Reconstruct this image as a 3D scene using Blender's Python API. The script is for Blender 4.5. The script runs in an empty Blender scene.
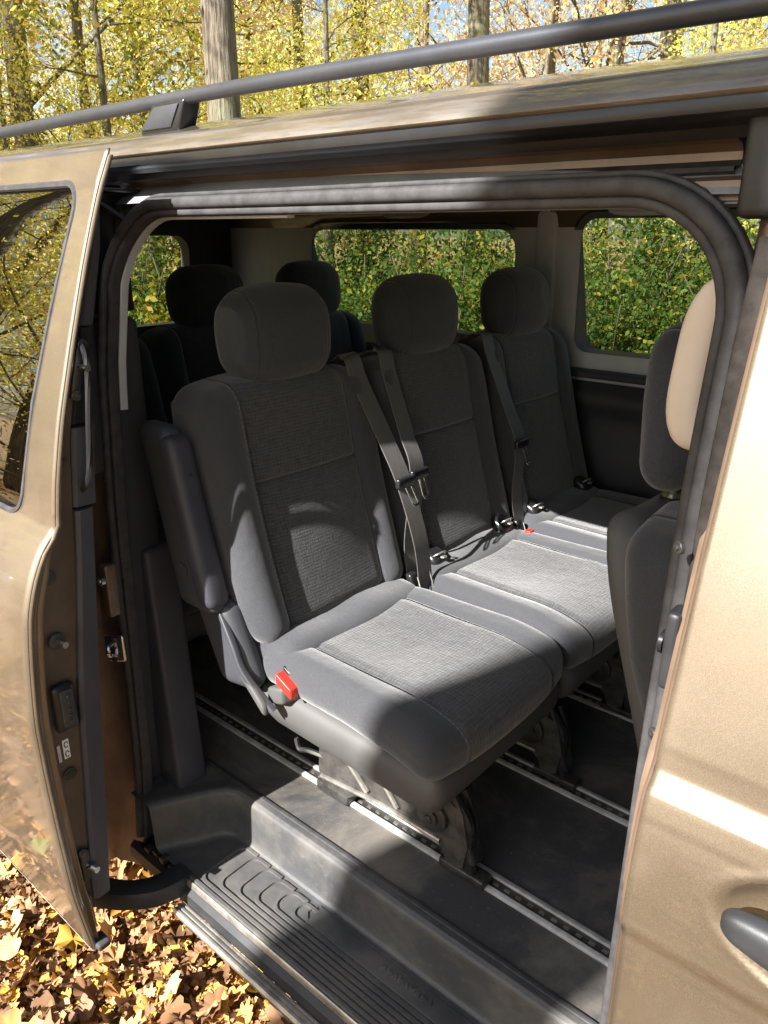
import bpy, math, random
import numpy as np
R=math.radians; PI=math.pi
rng=np.random.default_rng(7); random.seed(5)
sc=bpy.context.scene; COL=sc.collection

# ------------------------------------------------------------------ camera
HC=1.75
cam=bpy.data.cameras.new('camera'); co=bpy.data.objects.new('camera',cam); COL.objects.link(co); sc.camera=co
cam.sensor_fit='VERTICAL'; cam.sensor_height=36; cam.lens=36*770/1024; cam.clip_end=600; cam.clip_start=.02
TH=R(20.1); AZ=R(49.3)
co.location=(0,0,HC); co.rotation_euler=(R(90)-TH,0,R(90)-AZ+0)   # looks towards -X/+Y
co.rotation_euler=(R(90)-TH,0,math.atan2(math.cos(AZ),math.sin(AZ)))

# ------------------------------------------------------------------ node helpers
class NT:
    def __init__(s,name):
        s.m=bpy.data.materials.new(name); s.m.use_nodes=True; s.t=s.m.node_tree; s.n=s.t.nodes; s.l=s.t.links
        s.b=s.n['Principled BSDF']; s.out=s.n['Material Output']
        s.tc=None
    def node(s,ty,**k):
        n=s.n.new(ty)
        for a,b in k.items(): setattr(n,a,b)
        return n
    def put(s,sock,v):
        if hasattr(v,'is_linked') or isinstance(v,bpy.types.NodeSocket): s.l.new(v,sock)
        else: sock.default_value=v
    def obj(s):
        if not s.tc: s.tc=s.node('ShaderNodeTexCoord')
        return s.tc.outputs['Object']
    def xyz(s):
        n=s.node('ShaderNodeSeparateXYZ'); s.l.new(s.obj(),n.inputs[0]); return n.outputs
    def M(s,op,a,b=None,c=None,clamp=False):
        n=s.node('ShaderNodeMath',operation=op); n.use_clamp=clamp
        s.put(n.inputs[0],a)
        if b is not None: s.put(n.inputs[1],b)
        if c is not None: s.put(n.inputs[2],c)
        return n.outputs[0]
    def sm(s,x,a,b,c0=0.,c1=1.):
        n=s.node('ShaderNodeMapRange',interpolation_type='SMOOTHSTEP')
        s.put(n.inputs[0],x); n.inputs[1].default_value=a; n.inputs[2].default_value=b; n.inputs[3].default_value=c0; n.inputs[4].default_value=c1
        return n.outputs[0]
    def noise(s,scale,detail=3,rough=.55,stretch=None,vec=None,dist=0.):
        n=s.node('ShaderNodeTexNoise'); n.inputs['Scale'].default_value=scale; n.inputs['Detail'].default_value=detail; n.inputs['Roughness'].default_value=rough
        n.inputs['Distortion'].default_value=dist
        v=vec or s.obj()
        if stretch:
            mp=s.node('ShaderNodeMapping'); mp.inputs['Scale'].default_value=stretch; s.l.new(v,mp.inputs[0]); v=mp.outputs[0]
        s.l.new(v,n.inputs['Vector']); return n.outputs['Fac']
    def ramp(s,f,stops):
        n=s.node('ShaderNodeValToRGB'); e=n.color_ramp.elements
        while len(e)<len(stops): e.new(.5)
        for i,(p,c) in enumerate(stops):
            e[i].position=p; e[i].color=(c[0],c[1],c[2],1) if not isinstance(c,(int,float)) else (c,c,c,1)
        s.l.new(f,n.inputs[0]); return n.outputs[0]
    def mix(s,f,a,b):
        n=s.node('ShaderNodeMix',data_type='RGBA'); s.put(n.inputs['Factor'],f)
        for sock,v in ((n.inputs[6],a),(n.inputs[7],b)):
            if isinstance(v,tuple): sock.default_value=(*v,1)
            else: s.l.new(v,sock)
        return n.outputs[2]
    def bump(s,h,st=.3,d=.01,chain=None):
        n=s.node('ShaderNodeBump'); n.inputs['Strength'].default_value=st; n.inputs['Distance'].default_value=d
        s.l.new(h,n.inputs['Height'])
        if chain: s.l.new(chain,n.inputs['Normal'])
        return n.outputs[0]
    def set(s,**k):
        for a,v in k.items():
            sock=s.b.inputs[a.replace('_',' ')]
            if isinstance(v,tuple) and len(v)==3: v=(*v,1)
            s.put(sock,v)
        return s

def simple(name,col,rough=.5,metal=0.,bumpscale=0,bst=.2,bd=.002,var=.0,spec=.5,vs=6,coat=0.):
    t=NT(name); c=col
    if var:
        f=t.noise(vs,5,.65); c=t.mix(t.sm(f,.3,.7),tuple(x*(1-var) for x in col),tuple(min(1,x*(1+var)) for x in col))
    t.set(Base_Color=c,Roughness=rough,Metallic=metal)
    t.b.inputs['Specular IOR Level'].default_value=spec; t.b.inputs['Coat Weight'].default_value=coat
    if bumpscale:
        t.set(Normal=t.bump(t.noise(bumpscale,2),bst,bd))
    return t.m

M_={}
def paint(name,dust=.45,streak=False):
    t=NT(name)
    fl=t.noise(1500,0); fl2=t.noise(420,1); big=t.noise(3.2,5,.6); mid=t.noise(14,4,.6)
    base=t.mix(t.sm(fl,.25,.75),(.128,.101,.072),(.200,.160,.116))
    base=t.mix(t.M('MULTIPLY',t.sm(fl2,.4,.6),.25),base,(.125,.095,.064))
    d=t.M('MULTIPLY',t.sm(t.M('MULTIPLY',big,t.M('ADD',mid,.5)),.4,.75),dust)
    base=t.mix(d,base,(.14,.108,.076))
    if streak:
        st=t.noise(1,5,.65,stretch=(5,45,45)); base=t.mix(t.M('MULTIPLY',t.sm(st,.42,.62),.45),base,(.30,.285,.27)); base=t.mix(t.M('MULTIPLY',t.sm(st,.52,.36),.4),base,(.12,.10,.085))  # streaks put sky reflection as well as dust into the roof colour
    t.set(Base_Color=base,Metallic=t.sm(d,0,.5,.62,.40),Roughness=t.sm(big,.3,.7,.42,.52))
    t.b.inputs['Coat Weight'].default_value=1.; t.b.inputs['Coat IOR'].default_value=1.55; t.set(Coat_Roughness=t.sm(mid,.35,.75,.03,.14))
    t.set(Normal=t.bump(t.noise(2200,0),.08,.0004))
    return t.m
M_['paint']=paint('champagne_paint')
M_['paint_roof']=paint('dusty_sky_sheen_roof_paint',.3,True)
M_['jamb']=simple('jamb_paint',(.185,.128,.09),.42,.45,60,.1,.001,.25,coat=.3)
M_['jambshade']=simple('shaded_door_end_paint',(.125,.092,.066),.45,.3,80,.1,.001,.2)  # body paint darkened in its colour for the shade on the door end
M_['rubber']=simple('seal_rubber',(.050,.049,.051),.62,0,45,.25,.002,.25,spec=.3,vs=40)
M_['plastic']=simple('black_plastic',(.022,.023,.026),.48,0,700,.25,.0006,.25,vs=14)
M_['gloss']=simple('black_gloss_plastic',(.014,.014,.016),.28,0,0,var=.3)
M_['trim']=simple('charcoal_trim_plastic',(.045,.045,.058),.55,0,600,.3,.0008,.15,vs=9)
M_['wallplastic']=simple('side_trim_plastic',(.035,.036,.044),.62,0,500,.3,.0008,.15)
M_['grey']=simple('pale_grey_trim',(.46,.49,.53),.65,0,500,.2,.0006,.08)
M_['cream']=simple('cream_trim',(.62,.54,.46),.6,0,500,.2,.0006,.06)
M_['liner']=simple('headliner_fabric',(.26,.275,.30),.95,0,420,.4,.001,.12)
M_['alu']=simple('aluminium',(.58,.575,.56),.4,.3,120,.1,.0006,.2,vs=30)
M_['chrome']=simple('chrome',(.75,.74,.72),.16,1.)
M_['steel']=simple('zinc_steel',(.42,.40,.37),.38,.8,60,.2,.001,.3,vs=30)
M_['bracket']=simple('bracket_steel',(.09,.086,.08),.4,.5,60,.2,.001,.4,vs=30)
M_['darksteel']=simple('black_steel',(.05,.048,.046),.4,.4,60,.2,.001,.4,vs=30)
M_['red']=simple('red_plastic',(.62,.03,.02),.38)
M_['white']=simple('white_sticker',(.8,.8,.8),.5)
M_['rubberdark']=simple('dark_rubber',(.03,.026,.023),.85,0,45,.25,.002,.5,spec=.15,vs=22)
M_['tyre']=simple('tyre_rubber',(.025,.025,.025),.8,0,90,.3,.003)
M_['railm']=simple('grey_roof_rail',(.07,.075,.088),.36,.5,500,.2,.0006,.15)
M_['lamp']=simple('lamp_plastic',(.35,.02,.015),.15)

def tray_mat():
    t=NT('step_plastic'); s=t.noise(5,5,.65); sc_=t.noise(60,4,.7,stretch=(1,6,1)); g=t.noise(900,1)
    c=t.mix(t.sm(s,.35,.7),(.055,.056,.060),(.125,.118,.108))
    c=t.mix(t.M('MULTIPLY',t.sm(sc_,.55,.8),.2),c,(.34,.30,.24))
    t.set(Base_Color=c,Roughness=t.sm(s,.3,.7,.42,.6),Normal=t.bump(g,.3,.0006))
    return t.m
M_['tray']=tray_mat()
def floor_mat():
    t=NT('floor_covering'); s=t.noise(3.5,6,.7,dist=.6); g=t.noise(700,1); p=t.noise(160,3,.8)
    c=t.mix(t.sm(s,.4,.68),(.05,.05,.052),(.15,.135,.118))
    c=t.mix(t.M('MULTIPLY',t.sm(p,.62,.72),.5),c,(.3,.25,.18))
    t.set(Base_Color=c,Roughness=.72,Normal=t.bump(g,.5,.001))
    return t.m
M_['floor']=floor_mat()

def fabric(axis,name,hseam=None,dark=1.):
    t=NT(name); X=t.xyz(); y=X[1]; v=X[0] if axis=='x' else X[2]
    a=t.M('ABSOLUTE',y)
    inside=t.sm(a,.148,.152,1,0)
    lat=(300,22,300) if True else 0
    # broken lines along Y (rows) and along v (columns)
    if axis=='x': r1=t.noise(1,1,.5,stretch=(460,60,1)); r2=t.noise(1,1,.5,stretch=(60,460,1))
    else: r1=t.noise(1,1,.5,stretch=(1,40,460)); r2=t.noise(1,1,.5,stretch=(1,460,40))
    nv=t.M('MULTIPLY',t.M('SUBTRACT',t.noise(90,1),.5),5.)
    w1=t.M('MULTIPLY_ADD',t.M('SINE',t.M('ADD',t.M('MULTIPLY',v,2*PI/.0072),nv)),.5,.5); w2=t.M('MULTIPLY_ADD',t.M('SINE',t.M('ADD',t.M('MULTIPLY',y,2*PI/.0085),nv)),.5,.5)
    rows=t.M('ADD',t.M('MULTIPLY',t.sm(r1,.3,.7),.55),t.M('MULTIPLY',w1,.45)); cols=t.M('ADD',t.M('MULTIPLY',t.sm(r2,.35,.7),.6),t.M('MULTIPLY',w2,.4))
    grid=t.M('ADD',t.M('MULTIPLY',rows,.6),t.M('MULTIPLY',cols,.4))
    wv=t.mix(grid,tuple(x*dark for x in (.024,.0245,.029)),tuple(x*dark for x in (.084,.083,.086)))
    fine=t.noise(750,2,.7); big=t.noise(7,4,.6)
    pl=t.mix(t.sm(fine,.3,.7),tuple(x*dark for x in (.033,.035,.041)),tuple(x*dark for x in (.060,.062,.069)))
    c=t.mix(inside,pl,wv)
    # light stitches beside the seam
    s1=t.M('LESS_THAN',t.M('ABSOLUTE',t.M('SUBTRACT',a,.154)),.0022)
    s2=t.M('GREATER_THAN',t.M('SINE',t.M('MULTIPLY',v,2*PI/.0095)),.1)
    s3=t.M('MULTIPLY',t.M('MULTIPLY',s1,s2),t.M('LESS_THAN',y,0.))
    c=t.mix(t.M('MULTIPLY',s3,.6),c,(.36,.34,.32))
    h=t.M('MULTIPLY',t.sm(t.M('ABSOLUTE',t.M('SUBTRACT',a,.1505)),.0,.007,0,1),1.)
    if hseam is not None:
        hs=t.sm(t.M('ABSOLUTE',t.M('SUBTRACT',v,hseam)),.001,.008,0,1)
        hm=t.M('SUBTRACT',1.,t.M('MULTIPLY',t.M('SUBTRACT',1.,hs),inside))
        h=t.M('MULTIPLY',h,hm)
        c=t.mix(t.M('MULTIPLY',t.M('SUBTRACT',1.,hm),.55),c,(.02,.02,.02))
    hh=t.M('ADD',t.M('MULTIPLY',h,.006),t.M('ADD',t.M('MULTIPLY',fine,.0006),t.M('MULTIPLY',t.M('MULTIPLY',grid,inside),.0009)))
    hh=t.M('ADD',hh,t.M('MULTIPLY',big,.006))
    t.set(Base_Color=c,Roughness=.9,Normal=t.bump(hh,1.,1.))
    t.b.inputs['Sheen Weight'].default_value=.35; t.b.inputs['Sheen Roughness'].default_value=.5; t.b.inputs['Specular IOR Level'].default_value=.2
    return t.m
M_['fab_c']=fabric('x','seat_weave_cushion')
M_['fab_b']=fabric('z','seat_weave_back',hseam=.74)
def plainfab(name,lo,hi):
    t=NT(name); f=t.noise(700,2,.7); b=t.noise(6,4,.6)
    t.set(Base_Color=t.mix(t.sm(f,.3,.7),lo,hi),Roughness=.85,Normal=t.bump(t.M('ADD',t.M('MULTIPLY',f,.0006),t.M('MULTIPLY',b,.006)),1.,1.))
    t.b.inputs['Sheen Weight'].default_value=.3; t.b.inputs['Specular IOR Level'].default_value=.25
    return t.m
M_['plain']=plainfab('seat_plain_fabric',(.034,.036,.042),(.064,.066,.074))
def headfab():
    t=NT('headrest_fabric'); X=t.xyz(); a=t.M('ABSOLUTE',t.M('SUBTRACT',X[1],.012)); f=t.noise(700,2,.7); b=t.noise(9,5,.6)
    sm=t.sm(t.M('ABSOLUTE',t.M('SUBTRACT',a,.098)),0,.004,0,1)
    c=t.mix(t.sm(f,.3,.7),(.028,.031,.038),(.056,.060,.070)); c=t.mix(t.M('MULTIPLY',t.M('SUBTRACT',1.,sm),.25),c,(.015,.015,.015))
    h=t.M('ADD',t.M('MULTIPLY',sm,.002),t.M('ADD',t.M('MULTIPLY',f,.0006),t.M('MULTIPLY',b,.010)))
    t.set(Base_Color=c,Roughness=.85,Normal=t.bump(h,1.,1.)); t.b.inputs['Sheen Weight'].default_value=.3; t.b.inputs['Specular IOR Level'].default_value=.25; return t.m
M_['head']=headfab()
M_['skirt']=simple('seat_skirt_plastic',(.074,.072,.071),.6,0,500,.3,.0008,.1)
def belt_mat():
    t=NT('belt_webbing'); f=t.noise(1,1,.5,stretch=(30,600,30))
    t.set(Base_Color=t.mix(f,(.065,.061,.060),(.135,.127,.122)),Roughness=.6,Normal=t.bump(f,.4,.001)); return t.m
M_['belt']=belt_mat()
M_['grip']=simple('armrest_plastic',(.05,.052,.06),.42,0,600,.3,.0007,.1)

def glass(name,tint,refl_ior=1.5):
    t=NT(name); n=t.n; n.remove(t.b)
    tr=t.node('ShaderNodeBsdfTransparent'); tr.inputs[0].default_value=(*tint,1)
    gl=t.node('ShaderNodeBsdfGlossy'); gl.inputs['Roughness'].default_value=.01; gl.inputs['Color'].default_value=(1,1,1,1)
    fr=t.node('ShaderNodeFresnel'); fr.inputs[0].default_value=refl_ior
    mx=t.node('ShaderNodeMixShader'); t.l.new(fr.outputs[0],mx.inputs[0]); t.l.new(tr.outputs[0],mx.inputs[1]); t.l.new(gl.outputs[0],mx.inputs[2])
    t.l.new(mx.outputs[0],t.out.inputs[0]); return t.m
M_['glass']=glass('window_glass',(.50,.55,.50))
M_['privacy']=glass('dark_privacy_glass',(.05,.047,.04),3.4)

def leafmat(name,stops,trans=.58,rough=.55):
    t=NT(name); n=t.n
    g=t.node('ShaderNodeNewGeometry'); c=t.ramp(g.outputs['Random Per Island'],stops)
    t.set(Base_Color=c,Roughness=rough); t.b.inputs['Specular IOR Level'].default_value=.3
    tl=t.node('ShaderNodeBsdfTranslucent'); t.l.new(c,tl.inputs[0])
    mx=t.node('ShaderNodeMixShader'); mx.inputs[0].default_value=trans
    t.l.new(t.b.outputs[0],mx.inputs[1]); t.l.new(tl.outputs[0],mx.inputs[2]); t.l.new(mx.outputs[0],t.out.inputs[0]); return t.m
M_['lf_yel']=leafmat('yellow_leaves',[(0,(.62,.70,.13)),(.35,(.82,.80,.17)),(.7,(.88,.77,.22)),(1,(.84,.60,.24))])
M_['lf_org']=leafmat('copper_leaves',[(0,(.82,.54,.26)),(.4,(.90,.68,.38)),(.75,(.90,.76,.30)),(1,(.70,.46,.25))])
M_['lf_grn']=leafmat('green_leaves',[(0,(.05,.10,.02)),(.4,(.10,.17,.035)),(.76,(.19,.26,.045)),(.93,(.36,.34,.05)),(1,(.46,.30,.05))])
M_['lf_mix']=leafmat('yellow_green_leaves',[(0,(.13,.18,.03)),(.4,(.26,.30,.045)),(.75,(.48,.44,.06)),(1,(.6,.36,.05))])
M_['litter']=leafmat('fallen_leaves',[(0,(.13,.07,.035)),(.3,(.28,.15,.075)),(.52,(.40,.22,.10)),(.68,(.50,.32,.17)),(.88,(.58,.28,.06)),(.965,(.68,.42,.07)),(.985,(.60,.50,.14)),(1,(.28,.30,.07))],.12,.6)
def bark():
    t=NT('bark'); v=t.noise(1,5,.65,stretch=(34,34,3.2)); b=t.noise(2.5,4,.6)
    c=t.mix(t.sm(v,.3,.7),(.055,.044,.032),(.235,.20,.15)); c=t.mix(t.M('MULTIPLY',t.sm(b,.45,.65),.5),c,(.20,.22,.12))
    t.set(Base_Color=c,Roughness=.9,Normal=t.bump(v,.9,.03)); return t.m
M_['bark']=bark(); M_['twig']=simple('twig_bark',(.10,.075,.05),.9)
def ground():
    t=NT('forest_floor'); a=t.noise(14,6,.75); b=t.noise(1.3,4,.6); 
    vo=t.node('ShaderNodeTexVoronoi'); vo.inputs['Scale'].default_value=13; t.l.new(t.obj(),vo.inputs[0])
    c=t.ramp(vo.outputs['Color'],[(0,(.16,.08,.035)),(.35,(.32,.18,.08)),(.6,(.46,.29,.13)),(.85,(.55,.38,.10)),(1,(.3,.25,.06))])
    c=t.mix(t.sm(a,.35,.6,.7,0),c,(.09,.055,.03)); c=t.mix(t.M('MULTIPLY',t.sm(b,.5,.65),.25),c,(.16,.20,.04))
    t.set(Base_Color=c,Roughness=.9,Normal=t.bump(a,.8,.05)); return t.m
M_['ground']=ground()

# ------------------------------------------------------------------ mesh helpers
def mesh(name,V,F,mat=None,parent=None,smooth=True,ang=None):
    me=bpy.data.meshes.new(name); me.from_pydata([tuple(map(float,v)) for v in V],[],[tuple(map(int,f)) for f in F]); me.update()
    if mat is not None: me.materials.append(M_[mat] if isinstance(mat,str) else mat)
    o=bpy.data.objects.new(name,me); COL.objects.link(o)
    if smooth:
        me.polygons.foreach_set('use_smooth',[True]*len(me.polygons))
        if ang: 
            try: me.set_sharp_from_angle(angle=R(ang))
            except Exception: pass
    if parent: o.parent=parent
    return o
def bigmesh(name,V,F,mat,parent=None):   # numpy, F: (n,k) uniform
    me=bpy.data.meshes.new(name); V=np.asarray(V,np.float32); F=np.asarray(F,np.int32); n,k=F.shape
    me.vertices.add(len(V)); me.vertices.foreach_set('co',V.ravel()); me.loops.add(n*k); me.loops.foreach_set('vertex_index',F.ravel())
    me.polygons.add(n); me.polygons.foreach_set('loop_start',np.arange(0,n*k,k,dtype=np.int32)); me.polygons.foreach_set('loop_total',np.full(n,k,np.int32))
    me.update(calc_edges=True); me.materials.append(M_[mat]); o=bpy.data.objects.new(name,me); COL.objects.link(o)
    if parent: o.parent=parent
    return o
def thing(name,label,cat,loc=(0,0,0),rotz=0,group=None):
    o=bpy.data.objects.new(name,None); COL.objects.link(o); o.location=loc; o.rotation_euler=(0,0,rotz); o.empty_display_size=.2
    o['label']=label; o['category']=cat
    if group: o['group']=group
    return o
def tag(o,label,cat,group=None):
    o['label']=label; o['category']=cat
    if group: o['group']=group
    return o
class MB:
    def __init__(s): s.V=[]; s.F=[]
    def add(s,V,F):
        b=len(s.V); s.V+=[tuple(v) for v in V]; s.F+=[tuple(i+b for i in f) for f in F]; return s
    def build(s,name,mat,parent=None,smooth=True,ang=35): return mesh(name,s.V,s.F,mat,parent,smooth,ang)

def softbox(hx,hy,hz,r,fn=None,n=(10,10,10),center=(0,0,0),e=4):
    """rounded box as welded quads; fn(x,y,z,(a,b,c)) deforms, a,b,c in -1..1"""
    r=min(r,hx,hy,hz)
    def ts(h,n):
        inner=np.linspace(-(h-r),h-r,max(2,n)); a=[-h+r*(1-math.cos(q)) if False else -h+r*(1-math.cos(q)) for q in np.linspace(0,PI/2,e+1)[:-1]]
        a=[-h+r*(1-math.cos(q)) for q in np.linspace(0,PI/2,e+1)[:-1]]
        if h-r<1e-6: inner=[0.]
        return list(a)+list(inner)+[-x for x in reversed(a)]
    tx,ty,tz=ts(hx,n[0]),ts(hy,n[1]),ts(hz,n[2]); idx={}; V=[]; F=[]
    H=(hx,hy,hz)
    def vid(i,j,k):
        key=(i,j,k)
        if key in idx: return idx[key]
        p=np.array((tx[i],ty[j],tz[k])); q=np.array([max(-(H[m]-r),min(H[m]-r,p[m])) for m in range(3)]); d=p-q; L=np.linalg.norm(d)
        if L>1e-9: p=q+d/L*r
        x,y,z=p
        if fn: x,y,z=fn(x,y,z,(x/hx,y/hy,z/hz))
        idx[key]=len(V); V.append((x+center[0],y+center[1],z+center[2])); return idx[key]
    I,J,K=len(tx)-1,len(ty)-1,len(tz)-1
    for i in range(I):
        for j in range(J):
            F.append((vid(i,j,0),vid(i,j+1,0),vid(i+1,j+1,0),vid(i+1,j,0))); F.append((vid(i,j,K),vid(i+1,j,K),vid(i+1,j+1,K),vid(i,j+1,K)))
    for i in range(I):
        for k in range(K):
            F.append((vid(i,0,k),vid(i+1,0,k),vid(i+1,0,k+1),vid(i,0,k+1))); F.append((vid(i,J,k),vid(i,J,k+1),vid(i+1,J,k+1),vid(i+1,J,k)))
    for j in range(J):
        for k in range(K):
            F.append((vid(0,j,k),vid(0,j,k+1),vid(0,j+1,k+1),vid(0,j+1,k))); F.append((vid(I,j,k),vid(I,j+1,k),vid(I,j+1,k+1),vid(I,j,k+1)))
    return V,F
def box(x0,x1,y0,y1,z0,z1,r=.004,e=2):
    return softbox((x1-x0)/2,(y1-y0)/2,(z1-z0)/2,r,None,(2,2,2),((x0+x1)/2,(y0+y1)/2,(z0+z1)/2),e)
def frames(P,closed=False,up=(0,0,1)):
    P=[np.array(p,float) for p in P]; n=len(P); out=[]
    up=np.array(up,float)
    for i in range(n):
        a=P[(i-1)%n] if (closed or i>0) else P[i]; b=P[(i+1)%n] if (closed or i<n-1) else P[i]
        t=b-a; t/=np.linalg.norm(t)+1e-12; u=up-t*np.dot(up,t)
        if np.linalg.norm(u)<1e-3: u=np.array((1,0,0))-t*t[0]
        u/=np.linalg.norm(u); out.append((P[i],t,u,np.cross(t,u)))
    return out
def sweep(P,prof,closed=False,up=(0,0,1),scale=None,cap=True):
    """prof: list of (a,b): a along side (t x u), b along up"""
    fr=frames(P,closed,up); V=[];F=[];m=len(prof)
    for i,(p,t,u,s) in enumerate(fr):
        k=scale[i] if scale else 1
        for a,b in prof: V.append(p+s*a*k+u*b*k)
    n=len(fr)
    for i in range(n if closed else n-1):
        j=(i+1)%n
        for q in range(m): F.append((i*m+q,j*m+q,j*m+(q+1)%m,i*m+(q+1)%m))
    if not closed and cap: F.append(tuple(range(m))[::1]); F.append(tuple((n-1)*m+q for q in reversed(range(m))))
    return V,F
def circ(r,n=10,r2=None): 
    r2=r2 or r; return [(math.cos(2*PI*i/n)*r,math.sin(2*PI*i/n)*r2) for i in range(n)]
def rrect(w,h,r=.002,n=3):
    o=[]
    for cx,cy,a0 in ((w-r,h-r,0),(-w+r,h-r,PI/2),(-w+r,-h+r,PI),(w-r,-h+r,1.5*PI)):
        for i in range(n+1): a=a0+PI/2*i/n; o.append((cx+r*math.cos(a),cy+r*math.sin(a)))
    return o
def tube(P,r,n=10,closed=False,scale=None,up=(0,0,1)): return sweep(P,circ(r,n),closed,up,scale)
def smoothpath(P,k=6):
    P=[np.array(p,float) for p in P]; out=[]
    for i in range(len(P)-1):
        p0=P[max(i-1,0)];p1=P[i];p2=P[i+1];p3=P[min(i+2,len(P)-1)]
        for j in range(k):
            t=j/k; out.append(.5*((2*p1)+(p2-p0)*t+(2*p0-5*p1+4*p2-p3)*t*t+(3*p1-p0-3*p2+p3)*t**3))
    out.append(P[-1]); return out
def disc(c,axis,r,h,n=20,bev=.15):
    c=np.array(c,float); a=np.array(axis,float); a/=np.linalg.norm(a)
    P=[c,c+a*h*(1-bev),c+a*h*.999]; up=(0,0,1) if abs(a[2])<.9 else (1,0,0)
    return sweep(P,circ(r,n),False,up,[1,1,1-bev*.8])
def lathe(prof,c,axis='y',n=32):
    V=[];F=[];m=len(prof)
    for i in range(n):
        a=2*PI*i/n
        for r,h in prof:
            V.append((c[0]+r*math.cos(a),c[1]+h,c[2]+r*math.sin(a)) if axis=='y' else (c[0]+r*math.cos(a),c[1]+r*math.sin(a),c[2]+h))
    for i in range(n):
        j=(i+1)%n
        for q in range(m-1): F.append((i*m+q,j*m+q,j*m+q+1,i*m+q+1))
    return V,F
def interp(tab,z): 
    zs=[t[0] for t in tab]; return float(np.interp(z,zs,[t[1] for t in tab]))
def rr_span(z,hx0,hx1,hz0,hz1,r):
    """x-span of a rounded rectangle at height z"""
    d=min(z-hz0,hz1-z)
    if d<=0: return None
    ins=r-math.sqrt(max(0,r*r-(r-d)**2)) if d<r else 0
    return hx0+ins,hx1-ins
def panel(name,x0,x1,z0,z1,yfn,mat,parent,hole=None,nz=40,nx=8,thick=.0,shear=0.,axis='y',zextra=(),open_=False):
    """sheet in the x-z plane with y=yfn(x,z); optional rounded hole (hx0,hx1,hz0,hz1,r)"""
    f0=x0 if callable(x0) else (lambda z:x0); f1=x1 if callable(x1) else (lambda z:x1)
    zs=set(np.linspace(z0,z1,nz))|set(zextra)
    if hole:
        hz0,hz1,r=hole[2],hole[3],hole[4]
        for q in np.linspace(0,PI/2,9): 
            zs.add(hz0+r*(1-math.cos(q))); zs.add(hz1-r*(1-math.cos(q)))
    zs=sorted(z for z in zs if z0-1e-9<=z<=z1+1e-9)
    V=[];F=[];row=[]
    for z in zs:
        a,b=f0(z),f1(z); ids=[]
        if hole:
            sp=rr_span(z,*hole); mid=(hole[0]+hole[1])/2
            if sp is None: sp=(mid,mid) if False else (hole[0]+hole[4],hole[1]-hole[4])
            sh=shear*(z-hole[2]); l,rr=sp[0]+sh,sp[1]+sh
            xs=list(np.linspace(a,l,nx))+list(np.linspace(l,rr,nx))[1:-1]+list(np.linspace(rr,b,nx))
        else: xs=np.linspace(a,b,nx)
        for x in xs:
            ids.append(len(V)); y=yfn(x,z); V.append((x,y,z) if axis=='y' else (y,x,z))
        row.append(ids)
    for i in range(len(zs)-1):
        zin=hole and (hole[2]-1e-6<=zs[i] and zs[i+1]<=hole[3]+1e-6)
        for j in range(len(row[i])-1):
            if zin and nx-1<=j<2*nx-2: continue
            q=(row[i][j],row[i][j+1],row[i+1][j+1],row[i+1][j])
            F.append(q)
    o=mesh(name,V,F,mat,parent,True,40)
    if thick:
        m=o.modifiers.new('s','SOLIDIFY'); m.thickness=thick; m.offset=0
    return o
def holeglass(name,hole,yfn,mat,parent,shear=0.,axis='y',grow=.004):
    hx0,hx1,hz0,hz1,r=hole; hx0-=grow;hx1+=grow;hz0-=grow;hz1+=grow
    V=[];F=[];rows=[]
    zs=sorted(set([hz0+r*(1-math.cos(q)) for q in np.linspace(0.12,PI/2,8)]+[hz1-r*(1-math.cos(q)) for q in np.linspace(0.12,PI/2,8)]+list(np.linspace(hz0+r,hz1-r,6))))
    for z in zs:
        l,rr=rr_span(z,hx0,hx1,hz0,hz1,r); sh=shear*(z-hz0); ids=[]
        for x in np.linspace(l+sh,rr+sh,8): ids.append(len(V)); V.append((x,yfn(x,z),z) if axis=='y' else (yfn(x,z),x,z))
        rows.append(ids)
    for i in range(len(rows)-1):
        for j in range(7): F.append((rows[i][j],rows[i][j+1],rows[i+1][j+1],rows[i+1][j]))
    return mesh(name,V,F,mat,parent)
def holering(hole,yfn,shear=0.,axis='y',n=8):
    hx0,hx1,hz0,hz1,r=hole; P=[]
    for cx,cz,a0 in ((hx1-r,hz1-r,0),(hx0+r,hz1-r,PI/2),(hx0+r,hz0+r,PI),(hx1-r,hz0+r,1.5*PI)):
        for i in range(n+1):
            a=a0+PI/2*i/n; x=cx+r*math.cos(a); z=cz+r*math.sin(a); x+=shear*(z-hz0); P.append((x,yfn(x,z),z) if axis=='y' else (yfn(x,z),x,z))
    Q=[]
    for i in range(len(P)):
        a=np.array(P[i]); b=np.array(P[(i+1)%len(P)]); L=np.linalg.norm(b-a); k=max(1,int(L/.12))
        for j in range(k):
            t=j/k; x,y,z=a+(b-a)*t
            Q.append((x,yfn(x,z),z) if axis=='y' else (yfn(y,z),y,z))
    return Q

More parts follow.
